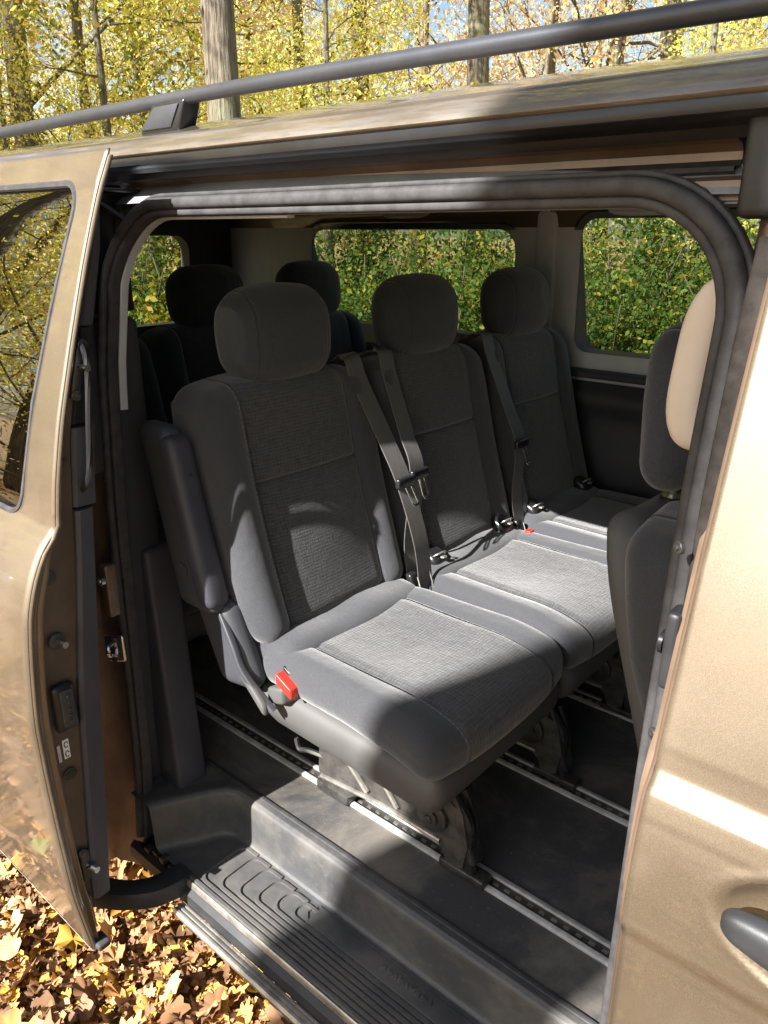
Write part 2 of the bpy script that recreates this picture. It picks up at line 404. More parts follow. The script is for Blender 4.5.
# ------------------------------------------------------------------ VAN
van=thing('van','champagne gold passenger van with its side sliding door open, parked on fallen leaves','van',(0,0,0))
YC=1.60
SK=[(.30,.505),(.36,.497),(.42,.490),(.54,.474),(.70,.466),(.83,.462),(.94,.461),(1.05,.470),(1.14,.481),(1.20,.500),(1.235,.517),(1.262,.537),(1.272,.552),(1.31,.556),(1.36,.564),(1.46,.587),(1.592,.627),(1.706,.664),(1.812,.703),(1.875,.735)]
def smooth_tab(tab,sig=.006):
    zg=np.arange(tab[0][0]-.06,tab[-1][0]+.06,.002); y=np.interp(zg,[t[0] for t in tab],[t[1] for t in tab])
    k=np.exp(-.5*((np.arange(-15,16)*.002)/sig)**2); k/=k.sum(); k2=np.exp(-.5*((np.arange(-40,41)*.002)/.022)**2); k2/=k2.sum()
    ya=np.convolve(np.pad(y,15,'edge'),k,'valid'); yb_=np.convolve(np.pad(y,40,'edge'),k2,'valid')
    curv=np.abs(np.gradient(np.gradient(ya))); w_=np.clip(np.convolve(np.pad(curv,12,'edge'),np.ones(25)/25,'valid')/6e-5,0,1)
    return zg,yb_*(1-w_)+ya*w_
SKZ,SKY=smooth_tab(SK)
def ys(z): return float(np.interp(z,SKZ,SKY))
BZ=[(.30,.65),(.50,.634),(.70,.625),(.94,.620),(1.04,.6205),(1.066,.619),(1.083,.611),(1.12,.6115),(1.20,.620),(1.236,.629),(1.2385,.630),(1.2525,.645),(1.255,.646),(1.30,.6545),(1.46,.696),(1.60,.735),(1.70,.765),(1.80,.795),(1.86,.806)]
BZZ,BZY=smooth_tab(BZ,.0025)
def yb(z): return float(np.interp(z,BZZ,BZY))
def ybf(z): return 2*YC-yb(z)
OP=[(.30,.72),(.40,.735),(.6,.752),(.85,.758),(1.2,.765),(1.5,.785),(1.65,.81),(1.74,.838),(1.80,.85)]
def yo(z): return interp(OP,z)

# --- sliding door
sd=mesh('sliding_door',*(lambda s:(s[0],s[1]))(([(0,0,0)],[])),None,van) if False else None
DX=-1.20
HD=(-2.16,-1.316,1.275,1.822,.05); SH=.115
door=panel('sliding_door',-2.30,DX,.385,1.872,lambda x,z:ys(z)+.0,'paint',van,hole=HD,nz=220,nx=9,thick=.003,shear=SH,zextra=[a for a,b in SK])
holeglass('window_pane',HD,lambda x,z:ys(z)+.006,'privacy',door,SH)
mb=MB(); mb.add(*sweep(holering(HD,lambda x,z:ys(z)+.001,SH),circ(.006,6),True,(0,1,0))); mb.build('window_gasket','rubber',door)
# rounded returned edge of the skin (flange)
zs=np.linspace(.39,1.862,70)
V=[];F=[]
for z in zs:
    y=ys(z); w=.026 if z<1.25 else .012
    w=float(np.interp(z,[.39,.5,1.2,1.27,1.5,1.87],[.014,.024,.026,.009,.005,.004]))
    sec=[(DX,y+.0005),(DX+.003,y+.003),(DX+.004,y+.007),(DX-.004,y+.010),(DX-.006,y+w-.004),(DX-.001,y+w),(DX-.004,y+w+.003)]
    for a,b in sec: V.append((a,b,z))
m=7
for i in range(len(zs)-1):
    for q in range(m-1): F.append((i*m+q,i*m+q+1,(i+1)*m+q+1,(i+1)*m+q))
o=mesh('skin_flange',V,F,'paint',door); 
# end face (brown) from flange to trim, stepping back
def yt(z): return float(np.interp(z,[.42,.52,.67,.95,1.2,1.42,1.6,1.75,1.83],[.512,.520,.530,.552,.585,.609,.650,.690,.712]))
V=[];F=[]
for z in np.linspace(.42,1.80,60):
    y=ys(z)+float(np.interp(z,[.39,.5,1.2,1.27,1.5,1.87],[.014,.024,.026,.009,.005,.004]))
    for a,b in [(DX-.010,y-.002),(DX-.014,y+.01),(DX-.014,yt(z)-.004),(DX-.02,yt(z)),(-1.45 if z<1.25 else -1.235,yt(z)+.0)]: V.append((a,b,z))
m=5
for i in range(59):
    for q in range(m-1): F.append((i*m+q,i*m+q+1,(i+1)*m+q+1,(i+1)*m+q))
mesh('door_frame_end',V,F,'jambshade',door,True,40)
# inner trim panel (lower) with step and (upper) pillar trim with pull
def trimpanel(z0,z1,yin,xf,mat,name,n=30,r=.012,par=None):
    V=[];F=[]
    zz=np.linspace(z0,z1,n); xb_=-1.42 if z0<1.2 else -1.245
    for i,z in enumerate(zz):
        a,b=yt(z)-.004,yin(z); x=xf(z)
        for p,q in [(x-.05,a),(x-.006,a),(x,a+.006),(x,b-r),(x-r*.3,b-r*.3),(x-r,b),(xb_,b),(xb_,a)]: V.append((p,q,z))
    m=8
    for i in range(n-1):
        for q in range(m): F.append((i*m+q,i*m+(q+1)%m,(i+1)*m+(q+1)%m,(i+1)*m+q))
    F.append(tuple(range(m))); F.append(tuple((n-1)*m+q for q in reversed(range(m))))
    return mesh(name,V,F,mat,par or door,True,35)
trimpanel(.50,1.30,lambda z:float(np.interp(z,[.5,.55,.93,1.2,1.3],[.552,.556,.590,.617,.626])),lambda z:DX+.002,'trim','door_trim_panel')
trimpanel(1.305,1.44,lambda z:float(np.interp(z,[1.3,1.44],[.636,.650])),lambda z:DX-.004,'trim','door_pull_surround',12)
trimpanel(1.445,1.60,lambda z:float(np.interp(z,[1.44,1.60],[.645,.672])),lambda z:DX-.012,'gloss','door_handle_recess',12)
trimpanel(1.605,1.795,lambda z:float(np.interp(z,[1.6,1.72,1.80],[.672,.702,.712])),lambda z:DX-.004,'wallplastic','upper_trim_panel',14)
# inner grab loop
mb=MB(); mb.add(*tube(smoothpath([(DX-.01,.640,1.585),(DX+.012,.640,1.55),(DX+.014,.628,1.45),(DX+.010,.618,1.36),(DX-.01,.610,1.33)]),.0055,8)); mb.build('grab_loop','gloss',door)
# hardware on the end face
def boss(c,r,h,mat,name,par,ax=(1,0,0)): 
    b=MB(); b.add(*disc(c,ax,r,h,18)); b.add(*disc((c[0]+h*ax[0],c[1]+h*ax[1],c[2]+h*ax[2]),ax,r*.5,h*.4,6)); return b.build(name,mat,par)
latch=MB(); latch.add(*softbox(.006,.009,.045,.005,lambda x,y,z,abc:(x,y+.28*z,z),(2,3,5),(DX-.008,.632,1.535),2)); lt=latch.build('upper_latch','darksteel',door)
mb=MB(); mb.add(*tube([(DX-.01,.634,1.538),(DX+.020,.636,1.540)],.006,10)); mb.build('guide_pin','chrome',lt)
for zz in (1.575,1.495): boss((DX-.004,.632+.28*(zz-1.535),zz),.009,.006,'darksteel','bolt',lt)
for (yy,zz,rr) in ((.662,1.655,.0035),(.592,1.39,.0035)): boss((DX-.013,yy,zz),rr,.002,'rubber','plug',door)
boss((DX-.013,.530,1.195),.014,.006,'rubber','plug',door)
pin=boss((DX-.013,.527,1.075),.015,.008,'rubber','plug',door); 
mb=MB(); mb.add(*tube([(DX-.005,.528,1.075),(DX+.018,.53,1.075)],.006,10)); mb.build('guide_pin','chrome',pin)
boss((DX-.013,.513,.80),.013,.003,'darksteel','plug',door)
# contact plate
mb=MB(); mb.add(*softbox(.010,.021,.048,.009,None,(2,4,6),(DX-.006,.520,.945),3)); cp=mb.build('contact_plate','gloss',door)
mb=MB()
for k in range(5): mb.add(*disc((DX+.003,.524,.918+.013*k),(1,0,0),.0035,.006,8))
mb.add(*softbox(.003,.012,.038,.003,None,(2,3,4),(DX+.004,.522,.945),2)); mb.build('contact_pins','rubber',cp)
# sticker with two small marks
mb=MB(); mb.add(*box(DX-.0135,DX-.012,.508,.520,.834,.874,.0005,1)); st=mb.build('warning_sticker','white',door,False)
mb=MB()
for zc in (.864,.844):
    P=[(DX-.0115,.514+.0035*math.cos(a),zc+.006*math.sin(a)) for a in np.linspace(.3,5.6,12)]
    mb.add(*tube(P,.0009,5,up=(1,0,0)))
mb.build('sticker_marks','rubber',st)
mb=MB(); mb.add(*box(DX-.0135,DX-.0122,.497,.503,.832,.868,.0005,1)); mb.build('sticker_strip','alu',door,False)
# lower latch + rubber foot
mb=MB(); mb.add(*softbox(.006,.010,.035,.004,None,(2,2,4),(DX-.01,.512,.585),2)); ll=mb.build('lower_latch','darksteel',door)
mb=MB(); mb.add(*tube([(DX-.01,.514,.585),(DX+.02,.52,.585)],.0065,10)); mb.build('guide_pin','chrome',ll)
boss((DX-.008,.508,.62),.008,.005,'darksteel','bolt',ll)
mb=MB(); mb.add(*softbox(.02,.014,.008,.006,None,(3,3,2),(DX-.002,.512,.392),2)); mb.build('rubber_stop','rubber',door)
mb=MB(); mb.add(*softbox(.55,.007,.006,.004,None,(8,2,2),(DX-.55,.500,.384),2)); mb.build('bottom_strip','alu',door)
# outside handle of the sliding door
mb=MB(); mb.add(*softbox(.085,.016,.018,.014,None,(8,3,3),(-1.42,.474,1.168),3)); hd=mb.build('door_handle','gloss',door)
mb=MB(); mb.add(*softbox(.012,.017,.016,.01,None,(3,3,3),(-1.328,.478,1.172),3)); mb.build('handle_end','chrome',hd)

# --- roller arm between door and sill
mb=MB()
P=smoothpath([(-1.36,.56,.392),(-1.30,.598,.392),(-1.24,.635,.392),(-1.22,.69,.392),(-1.215,.745,.392)],6)
V=[];F=[];nn=18
for i in range(nn):
    a=i/(nn-1)
outer=smoothpath([(-1.34,.545),(-1.27,.585),(-1.215,.64),(-1.195,.69),(-1.19,.735)],5); inner=smoothpath([(-1.355,.60),(-1.30,.628),(-1.268,.662),(-1.255,.70),(-1.252,.735)],5)
for o_,i_ in zip(outer,inner):
    for t_,z_ in ((0,.365),(0.02,.392),(.10,.402),(.5,.408),(.9,.402),(.98,.392),(1,.365)):
        p=o_+(i_-o_)*t_; V.append((p[0],p[1],z_))
m=7
for i in range(len(outer)-1):
    for q in range(m): F.append((i*m+q,i*m+(q+1)%m,(i+1)*m+(q+1)%m,(i+1)*m+q))
F.append(tuple(range(m)));F.append(tuple((len(outer)-1)*m+q for q in reversed(range(m))))
arm=mesh('roller_arm',V,F,'plastic',van,True,50)
mb=MB(); 
for k in range(6): mb.add(*softbox(.010,.010,.008,.003,None,(2,2,2),(-1.345+.03*k,.722+.003*(k%2),.388+.004*(k%3)),2))
mb.add(*tube([(-1.36,.728,.375),(-1.16,.728,.375)],.006,8)); mb.build('roller_track','darksteel',arm)

# --- body side skins (near)
panel('front_door',-.205,.80,.34,1.845,lambda x,z:yb(z)-.0006*math.sin(3*(x)) ,'paint',van,hole=(-.07,.72,1.29,1.745,.05),nz=80,nx=12,thick=.003,shear=-.05,zextra=[a for a,b in BZ]) if False else None
def ybd(x,z):
    # shallow cup behind the handle
    y=yb(z); dx=(x-.005)/.128; dz=(z-1.160+.03*(x-.0))/.062
    d=math.hypot(dx,dz)
    if d<1: y+=.042*(1-d**4)
    elif d<1.12: y-=.0015*math.sin((d-1)/.12*PI)
    return y
# lower skin fine grid
def fine_panel(name,x0,x1,z0,z1,nx,nz,f,mat,par,thick=.003):
    xs=np.linspace(x0,x1,nx) if not hasattr(x0,'__len__') else x0; zs=np.linspace(z0,z1,nz)
    V=[(x,f(x,z),z) for z in zs for x in xs]; n=len(xs)
    F=[(j*n+i,j*n+i+1,(j+1)*n+i+1,(j+1)*n+i) for j in range(len(zs)-1) for i in range(n-1)]
    o=mesh(name,V,F,mat,par,True,50)
    if thick: m=o.modifiers.new('s','SOLIDIFY'); m.thickness=thick; m.offset=0
    return o
FDX=-.205
HF=(-.015,.72,1.36,1.79,.05)
fd=panel('front_door',FDX,.80,.34,1.835,ybd,'paint',van,hole=HF,nz=420,nx=36,thick=.003,shear=-.03,zextra=[a for a,b in BZ])
holeglass('window_pane',HF,lambda x,z:yb(z)+.004,'glass',fd,-.03)
mb=MB(); mb.add(*sweep(holering(HF,lambda x,z:yb(z),-.03),circ(.006,6),True,(0,1,0))); mb.build('window_gasket','rubber',fd)
# returned edge of the front door
V=[];F=[];zz=np.linspace(.34,1.835,90)
for z in zz:
    y=yb(z)
    for a,b in [(FDX,y-.0005),(FDX-.004,y+.002),(FDX-.005,y+.006),(FDX-.003,y+.012),(FDX-.001,y+.045)]: V.append((a,b,z))
m=5
for i in range(len(zz)-1):
    for q in range(m-1): F.append((i*m+q,i*m+q+1,(i+1)*m+q+1,(i+1)*m+q))
mesh('door_edge',V,F,'jamb',fd,True,60)
# handle
def hfn(x,y,z,abc):
    a=abc[0]; k=1-.45*max(0,-a)**2.5; return x,y*k,z*k-.05*x
mb=MB(); mb.add(*softbox(.105,.016,.024,.015,hfn,(14,4,4),(-.006,.588,1.172),4)); mb.build('door_handle','plastic',fd)

# gutter / cantrail / roof
prof=[(.8075,1.8655),(.803,1.867),(.801,1.870),(.804,1.875),(.812,1.882),(.826,1.893),(.836,1.900),(.845,1.902),(.856,1.906),(.88,1.914),(.915,1.9225),(.93,1.924),(.96,1.930),(1.05,1.95),(1.2,1.968),(1.4,1.978),(1.6,1.982)]
full=prof+[(2*YC-y,z) for y,z in reversed(prof[:-1])]
xs=np.linspace(-3.12,1.0,60)
def roofdrop(x): return -.02*max(0,(-x-2.6)/.5)**2-.05*max(0,(x-.3)/.7)**2
V=[(x,y,z+roofdrop(x)) for x in xs for y,z in full]; m=len(full)
F=[(i*m+q,i*m+q+1,(i+1)*m+q+1,(i+1)*m+q) for i in range(len(xs)-1) for q in range(m-1)]
roof=mesh('roof',V,F,'paint_roof',van,True,45)
# small joint between door-top cap and cantrail
def prism(P,x0,x1,mat,name,par,smooth=True,ang=35,closed=True,nx=2):
    xs=np.linspace(x0,x1,nx); V=[(x,y,z) for x in xs for y,z in P]; m=len(P)
    F=[(i*m+q,i*m+(q+1)%m,(i+1)*m+(q+1)%m,(i+1)*m+q) for i in range(nx-1) for q in range(m if closed else m-1)]
    if closed: F+=[tuple(range(m)),tuple((nx-1)*m+q for q in reversed(range(m)))]
    return mesh(name,V,F,mat,par,smooth,ang)
# recessed channel above the opening: open sheet profiles
chan=[(.806,1.866),(.8045,1.860),(.806,1.853),(.813,1.849),(.828,1.848),(.842,1.844),(.850,1.834)]
prism(chan,-1.42,-.20,'gloss','gutter_lip',van,closed=False)
prism([(.850,1.834),(.868,1.836),(.885,1.834),(.893,1.826),(.893,1.818)],-1.42,-.285,'jamb','upper_channel',van,closed=False)
prism([(.893,1.818),(.888,1.812),(.872,1.811),(.870,1.806),(.880,1.803)],-1.42,-.285,'darksteel','upper_roller_track',van,closed=False)
prism([(.880,1.803),(.866,1.799),(.862,1.797),(.860,1.790),(.858,1.775)],-1.42,-.235,'jamb','opening_header',van,closed=False)
prism([(.8625,1.8005),(.860,1.8005),(.858,1.797),(.860,1.7945)],-1.36,-.36,'cream','header_highlight_strip',van) if False else None
# black end plate at the front end of the channel
mb=MB(); mb.add(*softbox(.022,.010,.052,.010,None,(3,2,5),(-.243,.836,1.812),3)); mb.build('channel_end_plate','plastic',van)
# rear corner bracket and gusset
mb=MB(); mb.add(*box(-1.42,-1.36,.80,.89,1.815,1.822,.002,1)); mb.add(*tube([(-1.40,.82,1.80),(-1.33,.855,1.75)],.008,8)); mb.add(*box(-1.43,-1.40,.74,.87,1.60,1.83,.004,1)); mb.add(*disc((-1.365,.845,1.775),(0,-1,0),.010,.008,10)); mb.build('channel_bracket','gloss',van)

# frame around the opening (jamb sheet) : outer box to opening loop
X0,X1=-1.375,-.253; RO=.13
def loop(off,n=10,zb=.40,ztop=1.782):
    """rounded-top opening loop expanded by off: list of (x,z) from bottom-left over the top to bottom-right"""
    r=RO+off; x0,x1,zt=X0-off,X1+off,ztop+off; P=[(x0,z) for z in np.linspace(zb,zt-r,16)]
    P+=[(x0+r-r*math.cos(a),zt-r+r*math.sin(a)) for a in np.linspace(0,PI/2,n+1)[1:]]
    P+=[(x,zt) for x in np.linspace(x0+r,x1-r,12)[1:]]
    P+=[(x1-r+r*math.sin(a),zt-r+r*math.cos(a)) for a in np.linspace(0,PI/2,n+1)[1:]]
    P+=[(x1,z) for z in np.linspace(zt-r,zb,16)[1:]]
    return P
def xlean(x,z):   # loop is narrower/wider with height as in the body
    return x
LA=loop(.0); LB=loop(.028); 
def ringsheet(la,lb,ya,ybf_,name,mat,par):
    V=[];F=[]
    for (a,b) in zip(la,lb):
        V.append((a[0],ya(a[1]),a[1])); V.append((b[0],ybf_(b[1]),b[1]))
    for i in range(len(la)-1): F.append((2*i,2*i+1,2*i+3,2*i+2))
    return mesh(name,V,F,mat,par,True,40)
# B pillar and C pillar jambs (painted, shaded)
frame=ringsheet(LA,LB,lambda z:yo(min(z,1.78))+.012,lambda z:yo(min(z,1.78))+.010,'opening_flange','jamb',van)
# C pillar outer jamb: from flange to body skin, stepping outwards
V=[];F=[];zz=np.linspace(.30,1.80,60)
for z in zz:
    for x,y in [(-1.39,yo(z)+.010),(-1.405,yo(z)+.004),(-1.43,yo(z)-.004),(-1.455,yo(z)-.02),(-1.47,yb(z)+.05),(-1.475,yb(z)+.012),(-1.485,yb(z))]: V.append((x,y,z))
m=7
for i in range(59):
    for q in range(m-1): F.append((i*m+q,i*m+q+1,(i+1)*m+q+1,(i+1)*m+q))
cj=mesh('rear_pillar_jamb',V,F,'jamb',van,True,45)
# upper black covers in the gap
mb=MB(); mb.add(*softbox(.018,.022,.21,.010,None,(3,3,6),(-1.405,.752,1.50),2)); mb.build('pillar_cover','plastic',cj)
mb=MB(); mb.add(*softbox(.012,.020,.060,.006,None,(2,3,4),(-1.392,.742,1.04),2)); mb.build('pillar_bracket','jamb',cj)
boss((-1.392,.722,1.065),.010,.008,'chrome','bolt',cj,(0,-1,0))
mb=MB(); mb.add(*softbox(.022,.006,.032,.006,lambda x,y,z,abc:(x*.8-y*.6,x*.6+y*.8,z),(3,2,4),(-1.388,.728,.905),3)); sk=mb.build('striker_plate','chrome',cj)
mb=MB(); mb.add(*tube(smoothpath([(-1.392,.725,.918),(-1.382,.708,.916),(-1.378,.706,.90),(-1.384,.722,.890)]),.005,8)); mb.build('striker_loop','chrome',sk)
for zc in (.921,.878): boss((-1.385,.722,zc+.006),.007,.004,'darksteel','bolt',sk,(.6,-.8,0))
# B pillar jamb strip with gaskets and fittings
V=[];F=[]
for z in zz:
    for x,y in [(-.247,yo(z)+.012),(-.240,yo(z)+.004),(-.232,yo(z)-.008),(-.226,yb(z)+.05),(-.215,yb(z)+.045),(-.206,yb(z)+.046)]: V.append((x,y,z))
m=6
for i in range(59):
    for q in range(m-1): F.append((i*m+q,i*m+q+1,(i+1)*m+q+1,(i+1)*m+q))
bj=mesh('front_pillar_jamb',V,F,'jamb',van,True,45)
mb=MB(); mb.add(*sweep([(-.222,yo(z)-.020,z) for z in np.linspace(.36,1.74,40)],rrect(.010,.016,.004),False,(0,1,0))); mb.build('pillar_gasket','rubberdark',bj)
mb=MB(); mb.add(*softbox(.008,.016,.045,.006,None,(2,3,5),(-.232,.735,1.34),2)); fx=mb.build('striker_housing','plastic',bj)
mb=MB(); mb.add(*disc((-.241,.735,1.343),(-1,0,0),.013,.005,14)); mb.build('striker_socket','gloss',fx)
for z_ in (1.455,1.235): boss((-.236,.727,z_),.007,.005,'darksteel','bolt',bj,(-.6,-.8,0))

# rubber seal round the opening: double lip
def sealpath(off,dy,zb=.40): return [(x,yo(min(z,1.80))+dy,z) for x,z in loop(off,12,zb)]
def lobes(name,off,dy,w,h,mat='rubber',zb=.40):
    P=sealpath(off,dy,zb); V,F=[],[]
    # outward direction in plane as up
    fr=[]; n=len(P)
    pts=[np.array(p) for p in P]; pr=rrect(w,h,min(w,h)*.8,4); m=len(pr)
    for i in range(n):
        t=pts[min(i+1,n-1)]-pts[max(i-1,0)]; t/=np.linalg.norm(t); yv=np.array((0,1,0.)); s=np.cross(t,yv); s/=np.linalg.norm(s); u=np.cross(s,t)
        for a,b in pr: V.append(pts[i]+s*a+u*b)
    for i in range(n-1):
        for q in range(m): F.append((i*m+q,i*m+(q+1)%m,(i+1)*m+(q+1)%m,(i+1)*m+q))
    F.append(tuple(range(m)));F.append(tuple((n-1)*m+q for q in reversed(range(m))))
    return mesh(name,V,F,mat,van,True,60)
lobes('door_seal',.012,-.005,.0098,.013)
lobes('door_seal_lip',-.003,.004,.0062,.012)
lobes('door_seal_edge',.025,.004,.0035,.008)

# rear quarter skin (near side) and far side
def nearq(x,z): return yb(z)
q=panel('rear_quarter_panel',-3.05,-1.485,.34,1.835,nearq,'paint',van,hole=(-2.86,-1.75,1.32,1.77,.07),nz=60,nx=10,thick=.003,zextra=[a for a,b in BZ])
holeglass('window_pane',(-2.86,-1.75,1.32,1.77,.07),lambda x,z:yb(z)+.004,'privacy',q)
holesF=[((-2.48,-1.48,1.385,1.752,.07),-3.05,-1.36),((-1.235,-.22,1.365,1.785,.05),-1.35,.0)]
for k,(h,xa,xb) in enumerate(holesF):
    g=.03; hh=(h[0]-g,h[1]+g,h[2]-g,h[3]+g-.01,h[4]+g)
    w=panel('far_side_panel',xa,xb,.34,1.84,lambda x,z:ybf(z),'paint',van,hole=hh,nz=40,nx=8,thick=.003)
    holeglass('window_pane',hh,lambda x,z:ybf(z)-.004,'glass',w)
    # interior trim
    inn=panel('window_trim',xa,xb,1.27,1.84,lambda x,z:2.425-.02*(z-1.3),'grey',van,hole=h,nz=30,nx=8)
    rg=holering(h,lambda x,z:2.425-.02*(z-1.3)); V=[];F=[]
    for (x,y,z) in rg: V+= [(x,y-.001,z),(x,y-.004,z),(x,ybf(z)-.006,z)]
    n=len(rg)
    for i in range(n):
        j=(i+1)%n
        for c in range(2): F.append((i*3+c,j*3+c,j*3+c+1,i*3+c+1))
    mesh('window_reveal',V,F,'rubber',inn,True,50)
w=panel('far_front_door',.01,.80,.34,1.835,lambda x,z:ybf(z),'paint',van,hole=(.06,.72,1.33,1.79,.05),nz=40,nx=8,thick=.003)
holeglass('window_pane',(.06,.72,1.33,1.79,.05),lambda x,z:ybf(z)-.004,'glass',w)
# lower interior side wall with bulge, sill ledge
def lowwall(x,z):
    y=2.43-.05*math.exp(-((z-1.22)/.05)**2)-.035*(1-min(1,abs((x+1.0)/.55))**4)*math.exp(-((z-1.0)/.16)**2)
    y-=.05*(1/(1+math.exp((z-.70)/.02)))
    return y
fine_panel('lower_side_trim',-2.95,.9,.52,1.272,90,60,lowwall,'wallplastic',van,0)
mb=MB(); mb.add(*softbox(1.92,.035,.012,.010,None,(20,3,2),(-1.02,2.405,1.300),2)); mb.build('window_ledge','wallplastic',van)
mb=MB(); mb.add(*softbox(.038,.012,.25,.01,None,(3,2,4),(-1.36,2.415,1.59),2)); mb.build('pillar_trim','grey',van)
# rear wall with tailgate window
hR=(1.02,2.18,1.355,1.728,.07)
tg=panel('tailgate',.66,2.54,.40,1.90,lambda y,z:-3.12+.08*max(0,z-1.2),'paint',van,hole=hR,nz=40,nx=8,thick=.003,axis='x')
holeglass('window_pane',hR,lambda y,z:-3.115+.08*max(0,z-1.2),'glass',tg,axis='x')
panel('tailgate_trim',.74,2.43,.52,1.82,lambda y,z:-3.05+.06*max(0,z-1.2),'wallplastic',van,hole=hR,nz=40,nx=8,axis='x')
rg=holering(hR,lambda y,z:-3.05+.06*max(0,z-1.2),axis='x'); V=[];F=[]
for (x,y,z) in rg: V+=[(x+.001,y,z),(x-.058,y,z)]
for i in range(len(rg)): j=(i+1)%len(rg); F.append((2*i,2*j,2*j+1,2*i+1))
mesh('window_reveal',V,F,'rubber',tg,True,50)
for yy in (.70,2.50):
    mb=MB(); mb.add(*softbox(.03,.05,.20,.02,None,(3,3,4),(-3.12,yy,1.15),3)); mb.build('tail_lamp','lamp',van)
mb=MB(); mb.add(*softbox(.09,.96,.11,.06,None,(3,10,3),(-3.10,1.6,.42),3)); mb.build('rear_bumper','plastic',van)
# near side interior walls (behind C pillar) 
fine_panel('near_side_trim',-2.98,-1.42,.52,1.30,30,30,lambda x,z:.80,'wallplastic',van,0)
panel('near_window_trim',-2.98,-1.42,1.30,1.83,lambda x,z:.83,'wallplastic',van,hole=(-2.80,-1.80,1.36,1.74,.06),nz=20,nx=6)
# headliner
V=[];F=[];ys_=np.linspace(.85,2.44,24)
for x in np.linspace(-3.03,.9,50):
    for y in ys_:
        e=min((y-.85),(2.44-y)); z=1.865-.075*math.exp(-e/.07)+.008*math.cos((x+1.1)*3.0)
        V.append((x,y,z))
F=[(i*24+j,i*24+j+1,(i+1)*24+j+1,(i+1)*24+j) for i in range(49) for j in range(23)]
hl=mesh('headliner',V,F,'liner',van)
mb=MB(); mb.add(*softbox(.16,.10,.012,.010,None,(4,4,2),(-1.75,2.05,1.862),3)); mb.build('roof_console','grey',hl)
for xx in (-1.9,-1.0): 
    mb=MB(); mb.add(*tube(smoothpath([(xx-.11,2.34,1.83),(xx-.09,2.32,1.805),(xx,2.31,1.80),(xx+.09,2.32,1.805),(xx+.11,2.34,1.83)]),.010,8)); mb.build('grab_handle','grey',hl)
# inner header trim behind the seal, cream edge at top left, B pillar trim
P=[(x,yo(min(z,1.80))+.020,z) for x,z in loop(-.012,12,.95)][:48]
mb=MB(); mb.add(*sweep([p for p in P if p[2]>1.38 and p[0]<-.9],rrect(.0025,.008,.002),False,(0,1,0))); mb.build('rear_pillar_edge_trim','grey',van)
V=[];F=[]
for x in np.linspace(-1.36,-.27,30):
    for y,z in [(.855,1.778),(.87,1.772),(.90,1.780),(.93,1.800)]: V.append((x,y,z))
F=[(i*4+j,i*4+j+1,(i+1)*4+j+1,(i+1)*4+j) for i in range(29) for j in range(3)]
mesh('header_trim',V,F,'liner',van)
def bfn(x,y,z,abc):
    c=abc[2]; return x-.026*(1-c**4)+.008*c, y, z
mb=MB(); mb.add(*softbox(.022,.014,.095,.014,bfn,(4,3,14),(-.264,.850,1.615),3)); mb.build('pillar_belt_cover','cream',van)
mb=MB(); mb.add(*softbox(.020,.03,.55,.018,None,(3,3,10),(-.205,.85,1.0),3)); mb.build('front_pillar_trim','wallplastic',van)
mb=MB(); mb.add(*softbox(.024,.05,.56,.02,None,(3,3,10),(-1.425,.83,1.03),3)); mb.build('rear_pillar_trim','wallplastic',van)
# dark lower cover inside C pillar
mb=MB(); mb.add(*softbox(.040,.04,.30,.012,lambda x,y,z,abc:(x-.070*(abc[2]+1)/2,y+.02*(abc[2]+1)/2,z),(3,3,12),(-1.355,.840,.80),3)); mb.build('rear_entry_trim','trim',van)

# --- step well (height field)
def sdseg(): pass
zf,zt=.520,.402
def inside_d(x,y):
    # signed distance-like: positive inside the pocket
    d1=.878-y
    ax,ay,bx,by=-1.318,.730,-1.228,.885; nx_,ny_=(by-ay),-(bx-ax); L=math.hypot(nx_,ny_); d2=((x-ax)*nx_+(y-ay)*ny_)/L
    r=.032
    a,b=r-d1,r-d2
    if a>0 and b>0: return r-math.hypot(a,b)
    return min(d1,d2)
def hz(x,y):
    d=inside_d(x,y)
    pts=[(-.05,zf-.001),(-.022,zf+.003),(-.012,zf+.003),(-.004,zf-.002),(.000,zf-.008),(.004,zt+.016),(.007,zt+.007),(.012,zt+.002),(.020,zt),(1,zt)]
    return float(np.interp(d,[p[0] for p in pts],[p[1] for p in pts]))
xs=np.unique(np.concatenate([np.linspace(-1.40,-1.08,90),np.linspace(-1.08,-.2,60)])); ysx=np.unique(np.concatenate([np.linspace(.722,.85,40),np.linspace(.85,.915,60)]))
V=[(x,y,hz(x,y)) for x in xs for y in ysx]; m=len(ysx)
F=[(i*m+j,(i+1)*m+j,(i+1)*m+j+1,i*m+j+1) for i in range(len(xs)-1) for j in range(m-1)]
step=mesh('entry_step',V,F,'tray',van,True)
# grooves: nested U ribs
mb=MB(); 
pr=[(-.0042,-.001),(-.0034,.0046),(.0034,.0046),(.0042,-.001)]
for i in range(6):
    xl=-1.175+.045*i; yt_=.862-.004*i; yb_=.7385+.0125*i; r=min(.024,(yt_-yb_)*.45)
    P=[(xl+r+.030,yt_,zt)]+[(xl+r-r*math.sin(a),yt_-r+r*math.cos(a),zt) for a in np.linspace(0,PI/2,8)]+[(xl+r-r*math.cos(a),yb_+r-r*math.sin(a),zt) for a in np.linspace(0,PI/2,8)]+[(x,yb_,zt) for x in np.linspace(xl+r+.01,-.30,20)]
    mb.add(*sweep(P,pr,False,(0,0,1)))
for i in range(3): mb.add(*sweep([(-1.19,.7265+.0,zt),(-.25,.7265,zt)],pr)) if i==0 else None
mb.build('step_ribs','tray',step,True,40)
